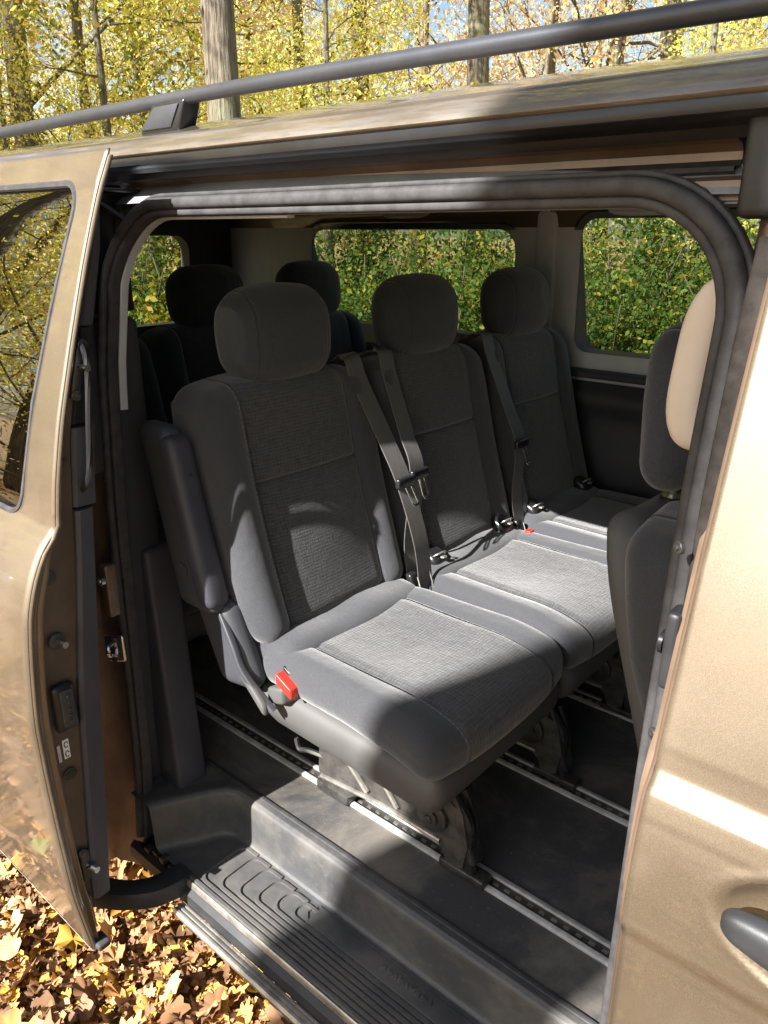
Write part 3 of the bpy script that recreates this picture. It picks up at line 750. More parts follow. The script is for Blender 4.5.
# inner raised pad
mb=MB(); mb.add(*softbox(.255,.024,.003,.003,None,(10,3,2),(-.655,.832,zt+.001),2)); pad=mb.build('step_pad','tray',step)
mb=MB(); mb.add(*sweep([(-.925,.829,zt+.001),(-.915,.855,zt+.001),(-.40,.858,zt+.001),(-.385,.845,zt+.001),(-.385,.815,zt+.001),(-.40,.806,zt+.001),(-.90,.806,zt+.001)],[(-.0015,0),(-.001,.003),(.001,.003),(.0015,0)],True)); mb.build('pad_rim','tray',pad)
mb=MB()
for i in range(9):
    for k in range(3): mb.add(*softbox(.0022,.0045,.0012,.001,None,(2,2,2),(-.72+.014*i+.003*k,.832+.004*((i+k)%2),zt+.0045),1))
mb.build('worn_embossing','tray',pad)
mb=MB(); mb.add(*softbox(.012,.022,.006,.004,None,(2,3,2),(-.355,.828,zt+.003),2)); mb.build('step_block','skirt',step)
# sill outer: tray lip, dark gap, running strip
prism([(.7225,.402),(.718,.404),(.7155,.401),(.714,.388),(.722,.384)],-1.19,-.20,'steel','sill_edge',van)
prism([(.714,.387),(.703,.378),(.701,.352),(.72,.345),(.74,.36)],-1.40,1.0,'plastic','sill_channel',van)
st_=[(.700,.350),(.699,.354),(.696,.354),(.695,.351),(.691,.351),(.690,.354),(.686,.354),(.685,.351),(.681,.351),(.680,.354),(.676,.353),(.672,.346),(.673,.338),(.700,.338)]
prism(st_,-1.19,-.20,'steel','running_strip',van,True,30)
prism([(.74,.34),(.78,.22),(2.5,.22),(2.5,.34)],-3.0,1.2,'plastic','underbody',van)
# floor
fl=mesh('cabin_floor',[(x,y,.520+(0 if y>.90 else -.004)) for x in np.linspace(-3.0,.95,60) for y in (.905,1.3,1.8,2.44)],[(i*4+j,(i+1)*4+j,(i+1)*4+j+1,i*4+j+1) for i in range(59) for j in range(3)],'floor',van)
mb=MB(); mb.add(*softbox(.8,.006,.003,.003,None,(10,2,2),(-.9,.908,.522),2))
mb.build('floor_edge','rubber',fl)
for ry in (1.047,1.395,1.765,2.105):
    a=prism([(ry-.024,.519),(ry-.024,.525),(ry-.021,.527),(ry-.013,.527),(ry-.012,.5225),(ry-.012,.519)],-2.95,.0,'alu','floor_rail',van)
    prism([(ry+.012,.519),(ry+.012,.5225),(ry+.013,.527),(ry+.021,.527),(ry+.024,.525),(ry+.024,.519)],-2.95,.0,'alu','rail_edge',a)
    prism([(ry-.012,.5195),(ry-.012,.5215),(ry+.012,.5215),(ry+.012,.5195)],-2.95,.0,'bracket','rail_bed',a)
    mb=MB()
    for k in range(110):
        x=-2.9+.026*k; mb.add(*box(x,x+.012,ry-.0035,ry+.0035,.521,.5235,.001,1))
    mb.build('rail_perforation','steel',a)
# roof rail and foot
mb=MB()
P=[(x,.872+.004*math.sin(x),1.757+.2+ -.0075*((x+.95)/.5)**2) for x in np.linspace(-2.75,.55,60)]
RP=[(x,.872,1.9575-.012*abs(x+1.05)**1.7*.9) for x in np.linspace(-2.7,.6,60)]
mb.add(*sweep(RP,circ(.0112,14,.0112))); rr=mb.build('roof_rail','railm',van)
def footfn(x,y,z,abc): c=abc[2]; return x-.028*c-.0,y,z
for fx_ in (-2.55,-1.235,.35):
    mb=MB(); mb.add(*softbox(.052,.018,.024,.006,lambda x,y,z,abc:(x*(1-.12*abc[2])+.018*abc[2],y,z),(3,3,3),(fx_,.878,1.930),2)); ft=mb.build('rail_foot','gloss',rr)
    mb=MB(); mb.add(*softbox(.040,.002,.017,.002,lambda x,y,z,abc:(x*(1-.12*abc[2])+.018*abc[2],y,z),(3,2,3),(fx_-.004,.859,1.930),1)); mb.build('foot_cap','railm',ft)
RP2=[(x,2*YC-.872,p[2]) for x,p in zip(np.linspace(-2.7,.6,60),RP)]
mb=MB(); mb.add(*sweep(RP2,circ(.0125,14))); rr2=mb.build('roof_rail','railm',van)
# nose: windscreen, bonnet, front
def nose(y,t): pass
V=[];F=[];sec=[(1.0,1.925),(1.35,1.60),(1.62,1.28),(1.9,1.20),(2.10,1.02),(2.16,.75),(2.14,.42)]
for i,(x,z) in enumerate(sec):
    for y in np.linspace(.62 if i>1 else .80,2.58 if i>1 else 2.40,9):
        V.append((x-.10*((y-1.6)/1.0)**2,y,z-.02*((y-1.6))**2))
F=[(i*9+j,i*9+j+1,(i+1)*9+j+1,(i+1)*9+j) for i in range(2,6) for j in range(8)]
mesh('bonnet',V,F,'paint',van,True,50)
F=[(i*9+j,i*9+j+1,(i+1)*9+j+1,(i+1)*9+j) for i in range(0,2) for j in range(8)]
mesh('windscreen',V,F,'glass',van)
for yy in (.60,2.60):
    V=[(.80,yy,.45),(2.0,yy,.45),(2.05,yy,1.0),(1.6,yy,1.26),(.80,yy+(.06 if yy<1 else -.06),1.30)]
    mesh('front_wing',V,[(0,1,2,3,4)],'paint',van,False)
    s=1 if yy<1 else -1
    for xw in (1.45,-2.15):
        mb=MB(); mb.add(*lathe([(.20,.02),(.31,.0),(.335,.03),(.335,.19),(.31,.22),(.20,.21)],(xw,yy+.05 if s>0 else yy-.27,.335))); wh=mb.build('wheel','tyre',van)
        mb=MB(); mb.add(*lathe([(.03,.05),(.06,.035),(.10,.06),(.17,.05),(.205,.02),(.205,.2)],(xw,yy+.05 if s>0 else yy-.27,.335))); mb.build('rim','steel',wh)
mb=MB(); mb.add(*softbox(.18,.75,.16,.06,None,(4,8,4),(1.15,1.6,1.12),3)); mb.build('dashboard','wallplastic',van)

# ------------------------------------------------------------------ SEATS
def make_seat(label,loc,front=False,arm=True,leg_y=(-.058,.29),belt=+1,buckle=True,group='passenger seats'):
    s=thing('passenger_seat',label,'seat',loc,0,group)
    def cfn(x,y,z,abc):
        a,b,c=abc
        zz=z
        top=max(0,c)
        zz+=top*(.012*abs(b)**3*(1 if abs(b)<.9 else .8)) -.006*top*math.exp(-((abs(y)-.1505)/.010)**2)
        zz-=.040*max(0,a-.35)**2*2.0*(.5+.5*top)         # waterfall front
        zz-=.012*top*math.exp(-(((y)/.12)**2))*(1-abs(a))
        zz-=.030*max(0,-a-.55)*top
        xx=x-.018*max(0,a)*abs(b)**2.5*1.6
        yy=y*(1+.05*max(0,a)-.03*max(0,-a))
        if c<0: zz+= -.012*max(0,a)
        return xx,yy,zz
    mb=MB(); mb.add(*softbox(.250,.236,.045,.040,cfn,(34,40,4),(.128,0,.378),6)); mb.build('cushion','fab_c',s,ang=None)
    # plain roll under the backrest
    mb=MB(); mb.add(*softbox(.085,.222,.045,.042,lambda x,y,z,abc:(x,y,z+.10*(-x)+.004*math.sin(y*30)),(8,12,4),(-.095,0,.398),5)); mb.build('rear_bolster','plain',s,ang=None)
    # skirt
    def sfn(x,y,z,abc):
        c=abc[2]; k=1-.10*max(0,-c); return x*(1-.12*max(0,-c))+.0,y*k,z+.055*x*(-.6)
    mb=MB(); mb.add(*softbox(.240,.232,.058,.035,sfn,(8,8,4),(.118,0,.277),4)); mb.build('seat_skirt','skirt',s,ang=None)
    # backrest
    z0,z1=(.415,.945) if not front else (.415,.835); zc,hz_=(z0+z1)/2,(z1-z0)/2
    def bf(x,y,z,abc):
        a,b,c=abc
        yy=y*(1-.07*max(0,c-.45)**1.5-.05*max(0,-c-.5))
        xx=x
        if a>0:
            xx+=a*(.016*(1/(1+math.exp(-(abs(y)-.163)/.008))) - .008*math.exp(-((abs(y)-.1505)/.008)**2))*(1-.6*max(0,c)**3)
            xx+=a*.012*math.exp(-((z+.06)/.16)**2)*(1-min(1,abs(y)/.14)**2)
            xx-=a*.008*math.exp(-((zc+z-.74)/.006)**2)*(1 if abs(y)<.150 else 0)
            xx-=a*.012*max(0,c-.7)
        else: xx+=abs(a)*.03*max(0,c)   # thinner at the top
        zz=z-.022*max(0,c)*abs(b)**3
        # lean
        t=(zz+hz_)/(2*hz_); xx+= -.14*t -.012*math.sin(t*PI)
        return xx,yy,zz
    mb=MB(); mb.add(*softbox(.084,.240,hz_,.046,bf,(5,50,44),(-.163,0,zc),7)); br=mb.build('backrest','fab_b',s,ang=None)
    # headrest
    hzc,hh=(1.024,.102) if not front else (.978,.128)
    hx0=-.275 if not front else -.345
    def hf(x,y,z,abc):
        a,b,c=abc; k=1-.13*max(0,c)**2-.10*max(0,-c)**2 if not front else 1-.12*c
        return x*(1-.12*b*b)*(1-.18*max(0,c)**2-.1*max(0,-c))-.06*z-.016*b*b*(a+1)/2,y*k,z-.014*b*b*max(0,c)+.006*b*b*max(0,-c)
    mb=MB(); mb.add(*softbox(.070 if not front else .052,.143,hh,.058 if not front else .048,hf,(6,12,10),(hx0,.012,hzc),8)); hr=mb.build('headrest','head',s,ang=None)
    for yy in (-.065,.065):
        mb=MB(); mb.add(*tube([(hx0+.004,yy,.80),(hx0+.002,yy,hzc-hh+.03)],.0065,10)); mb.build('headrest_post','chrome',hr)
        mb=MB(); mb.add(*disc((hx0+.004,yy,z1-.009),(0,0,1),.018,.010,16)); mb.build('post_collar','gloss',hr)
    # back shell
    if not front: mb=MB(); mb.add(*softbox(.012,.205,.235,.012,lambda x,y,z,abc:(x-.13*(abc[2]+1)/2,y,z),(3,6,8),(-.245,0,.66),3)); mb.build('back_shell','skirt',s,ang=None)
    # side recliner pods and lever
    for sy in ((-1,) if arm else (-1,1)):
        def pf(x,y,z,abc): return x-.45*z,y,z+.15*x
        mb=MB(); mb.add(*softbox(.056,.030,.092,.029,pf,(6,4,8),(-.170,sy*.246,.425),5)); pod=mb.build('recliner_cover','grip',s,ang=None)
        if sy<0:
            mb=MB(); mb.add(*sweep(smoothpath([(-.170,-.270,.50),(-.125,-.277,.44),(-.095,-.277,.385),(-.03,-.262,.318)],6),rrect(.006,.008,.004),False,(0,1,0),None)); lv=mb.build('recliner_frame','grip',s)
            mb=MB(); mb.add(*softbox(.036,.009,.013,.008,lambda x,y,z,abc:(x,y,z-.95*x),(6,2,3),(-.072,-.274,.355),3)); mb.build('recliner_lever','skirt',lv)
    if arm:
        def af(x,y,z,abc):
            c=abc[2]; w=1-.10*c; return x*w-.27*z, y, z
        mb=MB(); mb.add(*softbox(.054,.028,.188,.026,af,(5,4,14),(-.262,-.276,.685),5)); am=mb.build('armrest','grip',s,ang=None)
        mb=MB(); mb.add(*softbox(.026,.0295,.172,.020,lambda x,y,z,abc:(x-.27*z,y,z),(3,3,10),(-.222,-.2775,.685),4)); mb.build('armrest_pad','trim',am,ang=None)
        mb=MB(); mb.add(*disc((-.237,-.3065,.585),(0,-1,0),.016,.002,18)); mb.build('hinge_cap','grip',am)
        mb=MB(); mb.add(*disc((-.217,-.280,.785),(1,0,.2),.0045,.0025,8)); mb.build('screw','rubber',am)
    if buckle:
        mb=MB(); mb.add(*softbox(.024,.026,.020,.008,lambda x,y,z,abc:(x+.3*y,y,z+.3*x),(3,3,3),(-.030,-.226,.345),3)); bp=mb.build('buckle_pocket','skirt',s)
        mb=MB(); mb.add(*softbox(.022,.012,.012,.004,lambda x,y,z,abc:(x,y,z-.5*x),(3,3,3),(-.010,-.240,.378),3)); bk=mb.build('buckle','red',s)
        mb=MB(); mb.add(*softbox(.024,.006,.013,.004,lambda x,y,z,abc:(x,y,z-.5*x),(3,2,3),(-.008,-.225,.384),3)); mb.build('buckle_housing','gloss',bk)
    # child seat anchor covers in the gap
    for yy in (-.13,.13):
        if arm: continue
        mb=MB(); mb.add(*softbox(.026,.030,.022,.018,lambda x,y,z,abc:(x,y,z-.4*x),(4,4,3),(-.075,yy*1.2,.446),4)); ac=mb.build('anchor_cover','gloss',s)
        mb=MB(); mb.add(*tube(smoothpath([(-.075,yy*1.2-.022,.452),(-.055,yy*1.2-.016,.468),(-.05,yy*1.2+.010,.470),(-.062,yy*1.2+.022,.455)]),.0022,6)); mb.add(*softbox(.006,.009,.003,.003,None,(2,2,2),(-.048,yy*1.2,.458),2)); mb.build('anchor_loop','steel',ac)
    # base legs
    for ly in leg_y:
        mb=MB()
        def plate(P,y,t=.006):
            V=[(x,y-t/2,z) for x,z in P]+[(x,y+t/2,z) for x,z in P]; n=len(P)
            F=[tuple(range(n)),tuple(n+i for i in reversed(range(n)))]+[(i,(i+1)%n,n+(i+1)%n,n+i) for i in range(n)]; mb.add(V,F)
        oy=ly-.03 if ly<.1 else ly
        if front: oy=ly
        plate([(-.06,.22),(.0,.235),(.30,.215),(.33,.16),(.345,.09),(.335,.03),(.30,.012),(.285,.05),(.25,.075),(.10,.075),(.04,.045),(.0,.012),(-.05,.012),(-.07,.06)],oy-.014)
        lg=mb.build('leg','bracket',s,False)
        mb=MB(); mb.add(*tube([(-.045,oy-.020,.205),(.085,oy-.022,.085)],.007,8)); mb.add(*tube([(.06,oy-.020,.215),(.17,oy-.022,.09)],.006,8))
        mb.add(*tube([(-.06,oy-.018,.05),(.12,oy-.018,.07),(.28,oy-.018,.07)],.006,8)); mb.build('leg_rib','steel',lg)
        mb=MB(); mb.add(*disc((.262,oy-.017,.125),(0,-1,0),.036,.012,24)); mb.add(*disc((.262,oy-.029,.125),(0,-1,0),.018,.007,20)); mb.add(*disc((.262,oy-.036,.125),(0,-1,0),.009,.004,6)); mb.build('pivot_bolt','darksteel',lg)
        mb=MB(); mb.add(*tube(smoothpath([(.30,oy-.01,.19),(.335,oy+.0,.13),(.340,oy-.004,.06),(.352,oy-.004,.015)]),.012,8)); fc=mb.build('foot_clamp','gloss',lg)
        mb=MB(); mb.add(*tube(smoothpath([(.31,oy+.02,.19),(.335,oy+.024,.12),(.348,oy+.02,.03)]),.007,8)); mb.build('clamp_spring','gloss',lg)
        mb=MB(); mb.add(*softbox(.022,.022,.045,.010,lambda x,y,z,abc:(x+.35*-z,y,z),(3,3,4),(.325,oy+.008,.085),2)); mb.build('clamp_body','darksteel',lg)
        mb=MB(); mb.add(*softbox(.055,.018,.011,.006,None,(4,3,2),(.33,oy,.013),2)); mb.build('rail_shoe','darksteel',lg)
        mb=MB(); mb.add(*softbox(.05,.018,.014,.006,None,(4,3,2),(-.03,oy,.015),2)); mb.build('rail_shoe','darksteel',lg)
        mb=MB(); mb.add(*tube(smoothpath([(-.05,oy-.01,.10),(-.10,oy-.02,.10),(-.13,oy-.02,.09),(-.14,oy-.02,.115)]),.006,6)); mb.build('release_hook','darksteel',lg)
    mb=MB()
    for xx in (-.02,.26): mb.add(*tube([(xx,leg_y[0]-.03,.19),(xx,leg_y[1],.19)],.012,10))
    mb.build('cross_tube','darksteel',s)
    return s
def add_belt(s,path,tongue_i,name='seat_belt'):
    """path in seat coordinates; webbing faces +X"""
    path=[(p[0]+(.026 if 0<i<len(path)-2 else 0),p[1],p[2]) for i,p in enumerate(path)]; P=smoothpath(path,8)
    mb=MB(); mb.add(*sweep(P,rrect(.027,.0012,.001,1),False,(1,0,.15))); bt=mb.build(name,'belt',s)
    p=np.array(path[tongue_i]); d=np.array(path[tongue_i-1])-p; d/=np.linalg.norm(d)
    mb=MB(); mb.add(*softbox(.007,.032,.013,.006,None,(2,4,3),tuple(p+np.array((.006,0,0))),3)); mb.build('tongue_grip','gloss',bt)
    q=p-d*.012+np.array((.010,0,0)); e=-d
    a=q+np.array((0,-.010,0)); b=q+np.array((0,.010,0))
    L=[a,a+e*.040,a+e*.046+np.array((0,.004,0)),b+e*.046+np.array((0,-.004,0)),b+e*.040,b,b+np.array((0,-.001,0))]
    mb=MB(); mb.add(*sweep(L,rrect(.0032,.0012,.0008,1),False,(1,0,.1))); mb.build('belt_tongue','chrome',bt)
    return bt

def fab_h():
    t=NT('front_headrest_weave'); r1=t.noise(1,2,.6,stretch=(30,30,330)); f=t.noise(700,2)
    t.set(Base_Color=t.mix(t.sm(r1,.38,.62),(.045,.04,.045),(.13,.12,.12)),Roughness=.9,Normal=t.bump(t.M('ADD',r1,f),.5,.001)); t.b.inputs['Sheen Weight'].default_value=.3; return t.m
M_['fab_h']=fab_h()
SZ=.52
s1=make_seat('near single seat with raised armrest and red buckle, nearest the open door',(-1.0,1.118,SZ),arm=True)
add_belt(s1,[(-.290,.197,.935),(-.262,.198,.955),(-.235,.201,.90),(-.165,.213,.77),(-.118,.222,.675),(-.075,.236,.53),(-.040,.250,.40),(-.035,.252,.36)],4)
s2=make_seat('middle seat, sunlit cushion, between the armrest seat and the far window seat',(-1.0,1.605,SZ),arm=False,leg_y=(.17,.20),buckle=False)
add_belt(s2,[(-.292,-.172,.935),(-.262,-.172,.958),(-.235,-.178,.90),(-.165,-.198,.77),(-.120,-.211,.682),(-.095,-.230,.50),(-.065,-.236,.38)],4)
s3=make_seat('far seat of the front row, below the large side window',(-1.0,2.092,SZ),arm=False,leg_y=(-.3,.03),buckle=False)
add_belt(s3,[(-.292,-.215,.935),(-.262,-.215,.956),(-.235,-.220,.90),(-.165,-.224,.76),(-.120,-.226,.66),(-.09,-.232,.50),(-.06,-.236,.38)],4)
# buckle stalks between seats
for s,yy in ((s1,.225),(s2,-.215),(s2,.225)):
    mb=MB(); mb.add(*softbox(.010,.014,.045,.006,lambda x,y,z,abc:(x-.3*z,y,z),(2,3,4),(-.055,yy,.40),2)); b_=mb.build('buckle_stalk','gloss',s)
    mb=MB(); mb.add(*tube([(-.040,yy-.010,.445),(-.018,yy-.010,.385)],.0018,6)); mb.build('stalk_edge','steel',b_)
mb=MB(); mb.add(*softbox(.010,.012,.010,.004,None,(2,3,3),(-.01,.20,.425),2)); mb.build('far_buckle','red',s2)
mk=lambda lab,y:make_seat(lab,(-1.87,y,SZ+.0),arm=False,leg_y=(-.1,.15),buckle=False,group='third row seats')
mk('rear row seat nearest the door, mostly hidden behind the pillar',1.105)
mk('rear row middle seat, dark headrest showing behind the near headrest',1.595)
mk('rear row far seat, dark headrest in front of the long side window',2.06)
fs=make_seat('front passenger seat seen from behind beside the door pillar, tall headrest and grey back',(-.065,1.235,SZ),front=True,arm=False,leg_y=(-.15,.15),buckle=False,group='front seats')
mb=MB(); mb.add(*softbox(.030,.228,.215,.03,lambda x,y,z,abc:(x-.30*z-.02*(abc[1]**4),y*(1-.22*max(0,abc[2])**4),z),(6,10,12),(-.292,0,.615),6)); mb.build('rear_cover','skirt',fs)
fs['category']='seat'
s9=make_seat('driver seat on the far side of the cab',(-.04,2.02,SZ),front=True,arm=False,leg_y=(-.15,.15),buckle=False)

# ------------------------------------------------------------------ ground, litter
gx=np.concatenate([-np.geomspace(150,1,30),np.linspace(-.9,.9,7),np.geomspace(1,150,30)]); V=[];n=len(gx)
def gz(x,y): 
    d=math.hypot(x+1,y-1); return .0+ (.5*math.sin(x*.11+1)*math.cos(y*.09)+.12*math.sin(x*.6)*math.sin(y*.5+1))*min(1,max(0,(d-4)/12))
for x in gx:
    for y in gx: V.append((x,y,gz(x,y)))
F=[(i*n+j,(i+1)*n+j,(i+1)*n+j+1,i*n+j+1) for i in range(n-1) for j in range(n-1)]
g=mesh('ground',V,F,'ground'); g['kind']='structure'
# maple leaves
def leafshape():
    pts=[(0,-.42),(.12,-.28),(.32,-.34),(.36,-.18),(.52,-.10),(.50,.06),(.36,.12),(.44,.30),(.36,.40),(.18,.30),(.10,.48),(0,.60)]; pts=pts+[(-x,y) for x,y in reversed(pts[1:-1])]
    return np.array(pts)
LS=leafshape(); k=len(LS)
def scatter(N,cx,cy,rx,ry,smin,smax,zmax,gauss=False):
    P=np.stack([cx+(rng.random(N)*2-1)*rx,cy+(rng.random(N)*2-1)*ry],1); size=rng.uniform(smin,smax,N); yaw=rng.random(N)*2*PI
    tilt=rng.normal(0,.38,(N,2)); curl=rng.uniform(-.3,.9,N); zb=rng.random(N)**1.5*zmax
    rad=1+rng.normal(0,.13,(N,k)); nar=rng.uniform(.7,1.1,(N,1)); fill=rng.uniform(0,1,(N,1))*.9; rr_=np.linalg.norm(LS,axis=1)[None]; rad=rad*(1-fill+fill*.48/rr_)
    loc=LS[None]*rad[:,:,None]*size[:,None,None]; loc[:,:,0]*=nar; ca,sa=np.cos(yaw),np.sin(yaw)
    cup=curl[:,None]*((LS**2).sum(1))[None]*size[:,None]+rng.normal(0,.09,(N,k))*size[:,None]+np.abs(loc[:,:,0])*rng.uniform(-.2,.7,(N,1))
    x=loc[:,:,0]*ca[:,None]-loc[:,:,1]*sa[:,None]; y=loc[:,:,0]*sa[:,None]+loc[:,:,1]*ca[:,None]
    z=cup+x*tilt[:,:1]+y*tilt[:,1:]+zb[:,None]+.012
    V=np.stack([x+P[:,:1],y+P[:,1:],z],2); C=np.stack([P[:,0],P[:,1],zb+.012],1)[:,None]
    V=np.concatenate([V,C],1).reshape(-1,3); V[:,2]=np.maximum(V[:,2],.002)
    base=np.arange(N)[:,None,None]*(k+1); tri=np.array([(i,(i+1)%k,k) for i in range(k)])[None]
    return V,(base+tri).reshape(-1,3)
parts=[scatter(16000,-1.6,.35,1.3,.9,.006,.03,.045),scatter(6500,-1.6,.3,1.5,1.0,.02,.065,.04),scatter(2100,-1.5,.1,2.0,1.4,.05,.09,.06),scatter(7000,-3,-3,7,4.5,.05,.10,.04),scatter(6000,-5,7,9,5,.06,.11,.04),scatter(3000,2,-3,4,4,.05,.1,.04)]
Vs=[];Fs=[];b=0
for v,f in parts: Vs.append(v);Fs.append(f+b);b+=len(v)
o=bigmesh('leaf_litter',np.concatenate(Vs),np.concatenate(Fs),'litter'); o['kind']='stuff'

# ------------------------------------------------------------------ trees
def make_tree(seed,H,r0,nb,leafN,leafS,mat,zlow=.18,lean=(0,0),spread=.38,bare=False):
    rg=np.random.default_rng(seed); V=[];F=[];tips=[]
    def seg(P,R_):
        v,f=sweep(P,circ(1,7 if R_[0]<.08 else 14),False,(0.3,.2,1) if abs((np.array(P[-1])-np.array(P[0]))[2])<.3 else (1,0,0),R_); b=len(V); V.extend(v); F.extend([tuple(i+b for i in q) for q in f])
    ts=np.linspace(0,1,12); wob=np.cumsum(rg.normal(0,.05,(12,2)),0)*r0*3
    T=[np.array((wob[i,0]+lean[0]*t*H,wob[i,1]+lean[1]*t*H,t*H-.15)) for i,t in enumerate(ts)]
    T[0][:2]=0; seg(T,[r0*(1.35 if i==0 else 1)*(1-.75*t)+.005 for i,t in enumerate(ts)])
    def grow(p,d,L,r,depth):
        n=5; P=[p]; q=p.copy(); dd=d.copy()
        for i in range(n):
            dd=dd+rg.normal(0,.16,3)+np.array((0,0,.05)); dd/=np.linalg.norm(dd); q=q+dd*L/n; P.append(q.copy())
            if depth>0 and i>=1:
                for _ in range(1 if depth>1 and i%2 else (1 if depth>1 else 2 if i>2 else 1)):
                    a=rg.normal(0,1,3); a-=dd*np.dot(a,dd); a/=np.linalg.norm(a); e=dd*.7+a*.8; e/=np.linalg.norm(e)
                    grow(q.copy(),e,L*rg.uniform(.35,.55),r*.45,depth-1)
            if depth<=1: tips.append(q.copy())
        seg(P,[r*(.85 if depth else .6)*(1-.85*i/n)+.0015 for i in range(n+1)])
    for b in range(nb):
        t=rg.uniform(zlow,.97); i=min(10,int(t*11)); p=T[i]+(T[i+1]-T[i])*(t*11-i); a=rg.random()*2*PI; el=rg.uniform(.1,.8)
        d=np.array((math.cos(a)*math.cos(el),math.sin(a)*math.cos(el),math.sin(el))); grow(p,d,H*spread*(1.05-.6*t)*rg.uniform(.6,1.1),r0*(.32*(1-.6*t)),2 if t<.8 else 1)
    tips=np.array(tips); N=leafN
    idx=rg.integers(0,len(tips),N); C=tips[idx]+rg.normal(0,1,(N,3))*(H*np.array((.034,.034,.022))); S=rg.uniform(.45,1.35,N)*leafS
    U=rg.normal(0,1,(N,3)); U/=np.linalg.norm(U,axis=1)[:,None]; W=rg.normal(0,1,(N,3)); W-=U*(U*W).sum(1)[:,None]; W/=np.linalg.norm(W,axis=1)[:,None]
    q=np.stack([C-U*S[:,None],C+W*S[:,None]*.6,C+U*S[:,None],C-W*S[:,None]*.6],1).reshape(-1,3)
    return (V,F),(q,np.arange(N*4).reshape(-1,4),mat)
lib={}
def treedata(key,*a,**k): lib[key]=make_tree(*a,**k)
treedata('y1',1,10,.15,18,15000,.042,'lf_yel',.12)
treedata('y2',2,12,.17,18,12000,.05,'lf_yel',.16)
treedata('o1',3,12,.16,18,13000,.045,'lf_org',.14)
treedata('o2',4,14,.2,18,11000,.05,'lf_org',.18)
treedata('m1',5,9,.11,18,13000,.048,'lf_mix',.10)
treedata('tall',6,20,.19,16,4500,.06,'lf_yel',.42)
treedata('thin',7,14,.075,20,1500,.05,'lf_org',.25)
meshes={}
def place_tree(key,x,y,rz,sc_,label,group='forest trees'):
    (v,f),(lv,lf,lm)=lib[key]
    t=thing('tree',label,'tree',(x,y,gz(x,y)-.02),rz,group); t.scale=(sc_,)*3
    if key not in meshes:
        a=mesh('trunk',v,f,'bark',t); c=bigmesh('crown',lv,lf,lm,t); meshes[key]=(a.data,c.data)
    else:
        for nm,d in zip(('trunk','crown'),meshes[key]): o=bpy.data.objects.new(nm,d); COL.objects.link(o); o.parent=t
    return t
def at(px,D): 
    k=(px-384)/820; return (D*(-math.cos(AZ)+math.sin(AZ)*k), D*(math.sin(AZ)+math.cos(AZ)*k))
rnd=random.Random(3)
cols={'y1':'yellow','y2':'yellow','o1':'copper brown','o2':'copper brown','m1':'yellow green','tall':'bare lower','thin':'slender nearly bare'}
# near trees named by what they show above the roof
for px,D,key,sc_,lab in [(237,7.5,'tall',.85,'thick straight grey trunk rising beside the roof rail foot'),(365,15,'tall',.9,'slimmer trunk behind the roof rail, centre of the view'),(478,14,'tall',1.05,'pale trunk with side branches right of centre above the roof'),(540,19,'tall',.8,'thin distant trunk above the right half of the roof'),(645,16,'tall',.8,'grey trunk crossed by the roof rail at the right'),(720,17,'tall',.85,'trunk at the far right above the roof'),(45,10.5,'o1',1.0,'copper leaved tree with forked trunk at the far left'),(150,17,'o2',1.,'copper leaved tree behind the low yellow branches'),(305,13.5,'y1',.9,'bright yellow tree right of the thick straight trunk'),(150,15,'y1',.8,'low yellow green tree left of the thick trunk'),(655,13,'y1',.75,'lime yellow tree above the right end of the roof'),(420,20,'o1',1.,'pale copper tree behind the centre of the roof'),(600,22,'o2',1.,'copper tree far behind the right half of the roof')]:
    x,y=at(px,D); place_tree(key,x,y,rnd.random()*6,sc_,lab,'trees just beyond the van')
for px,D,s_,lab in [(120,9.5,.50,'lime yellow sapling behind the rail foot at the left'),(330,10,.48,'lime yellow sapling right of the thick trunk'),(690,9.5,.5,'lime yellow sapling at the right end of the roof'),(20,12,.6,'yellow sapling at the far left behind the roof rail')]:
    x,y=at(px,D); place_tree('y1',x,y,rnd.random()*6,s_,lab,'trees just beyond the van')
for i in range(40):
    px=rnd.uniform(-600,1400); D=rnd.uniform(16,55); x,y=at(px,D); key=rnd.choice(['y1','y2','o1','o2','m1','tall','thin','thin','thin','thin','o1','o2'])
    if D<24 and key not in('thin','tall'): D+=8
    place_tree(key,x,y,rnd.random()*6,rnd.uniform(.8,1.15),cols[key]+' autumn tree deep in the forest behind the van')
# trees on the camera's side (seen in the door glass and the paint); thin one added for dapple
for x,y,key,s_ in [(-8.5,-3,'y1',.8),(-11,-1.5,'o1',1),(-12,-5,'y2',.9),(-14,-8,'m1',1.),(-16,0,'y2',1),(-15,-13,'o2',1),(6,-7,'y1',1),(9,-3,'o1',1),(7,-13,'y2',1),(-18,-8,'o1',1),(-20,-3,'y1',1.1),(12,-10,'o2',1.1),(14,2,'y1',1),(-9,3.5,'y1',.9),(-12,7,'m1',1),(-22,8,'o1',1.1),(-7.2,-1.4,'tall',.7),(-7.5,-2.6,'y1',.5),(-9.5,-4.2,'y1',.7),(-10.5,-3,'o1',.8),(-13.5,-3.5,'y1',.9),(-9,-.6,'o1',.6),(.3,-8.5,'thin',.8)]:
    place_tree(key,x,y,rnd.random()*6,s_,cols[key]+' tree on the photographer\'s side, mirrored in the door window','trees behind the camera')
# leaning trunk whose shadow crosses the seats
def lone_trunk():
    ZX=lambda z:-2.05+.234*z
    zz_=np.linspace(-.1,10,40); P=[(ZX(z)+2.05+.02*math.sin(z*2.1),.03*math.sin(z*1.3),z) for z in zz_]
    t=thing('tree','leaning bare trunk on the photographer\'s side that shades the seats','tree',(-2.05,-3.9,0))
    v,f=sweep(P,circ(1,16),False,(1,0,0),[float(np.interp(z,[0,.5,4.9,5.35,10],[.33,.27,.235,.13,.05])) for z in zz_]); mesh('trunk',v,f,'bark',t)
lone_trunk()
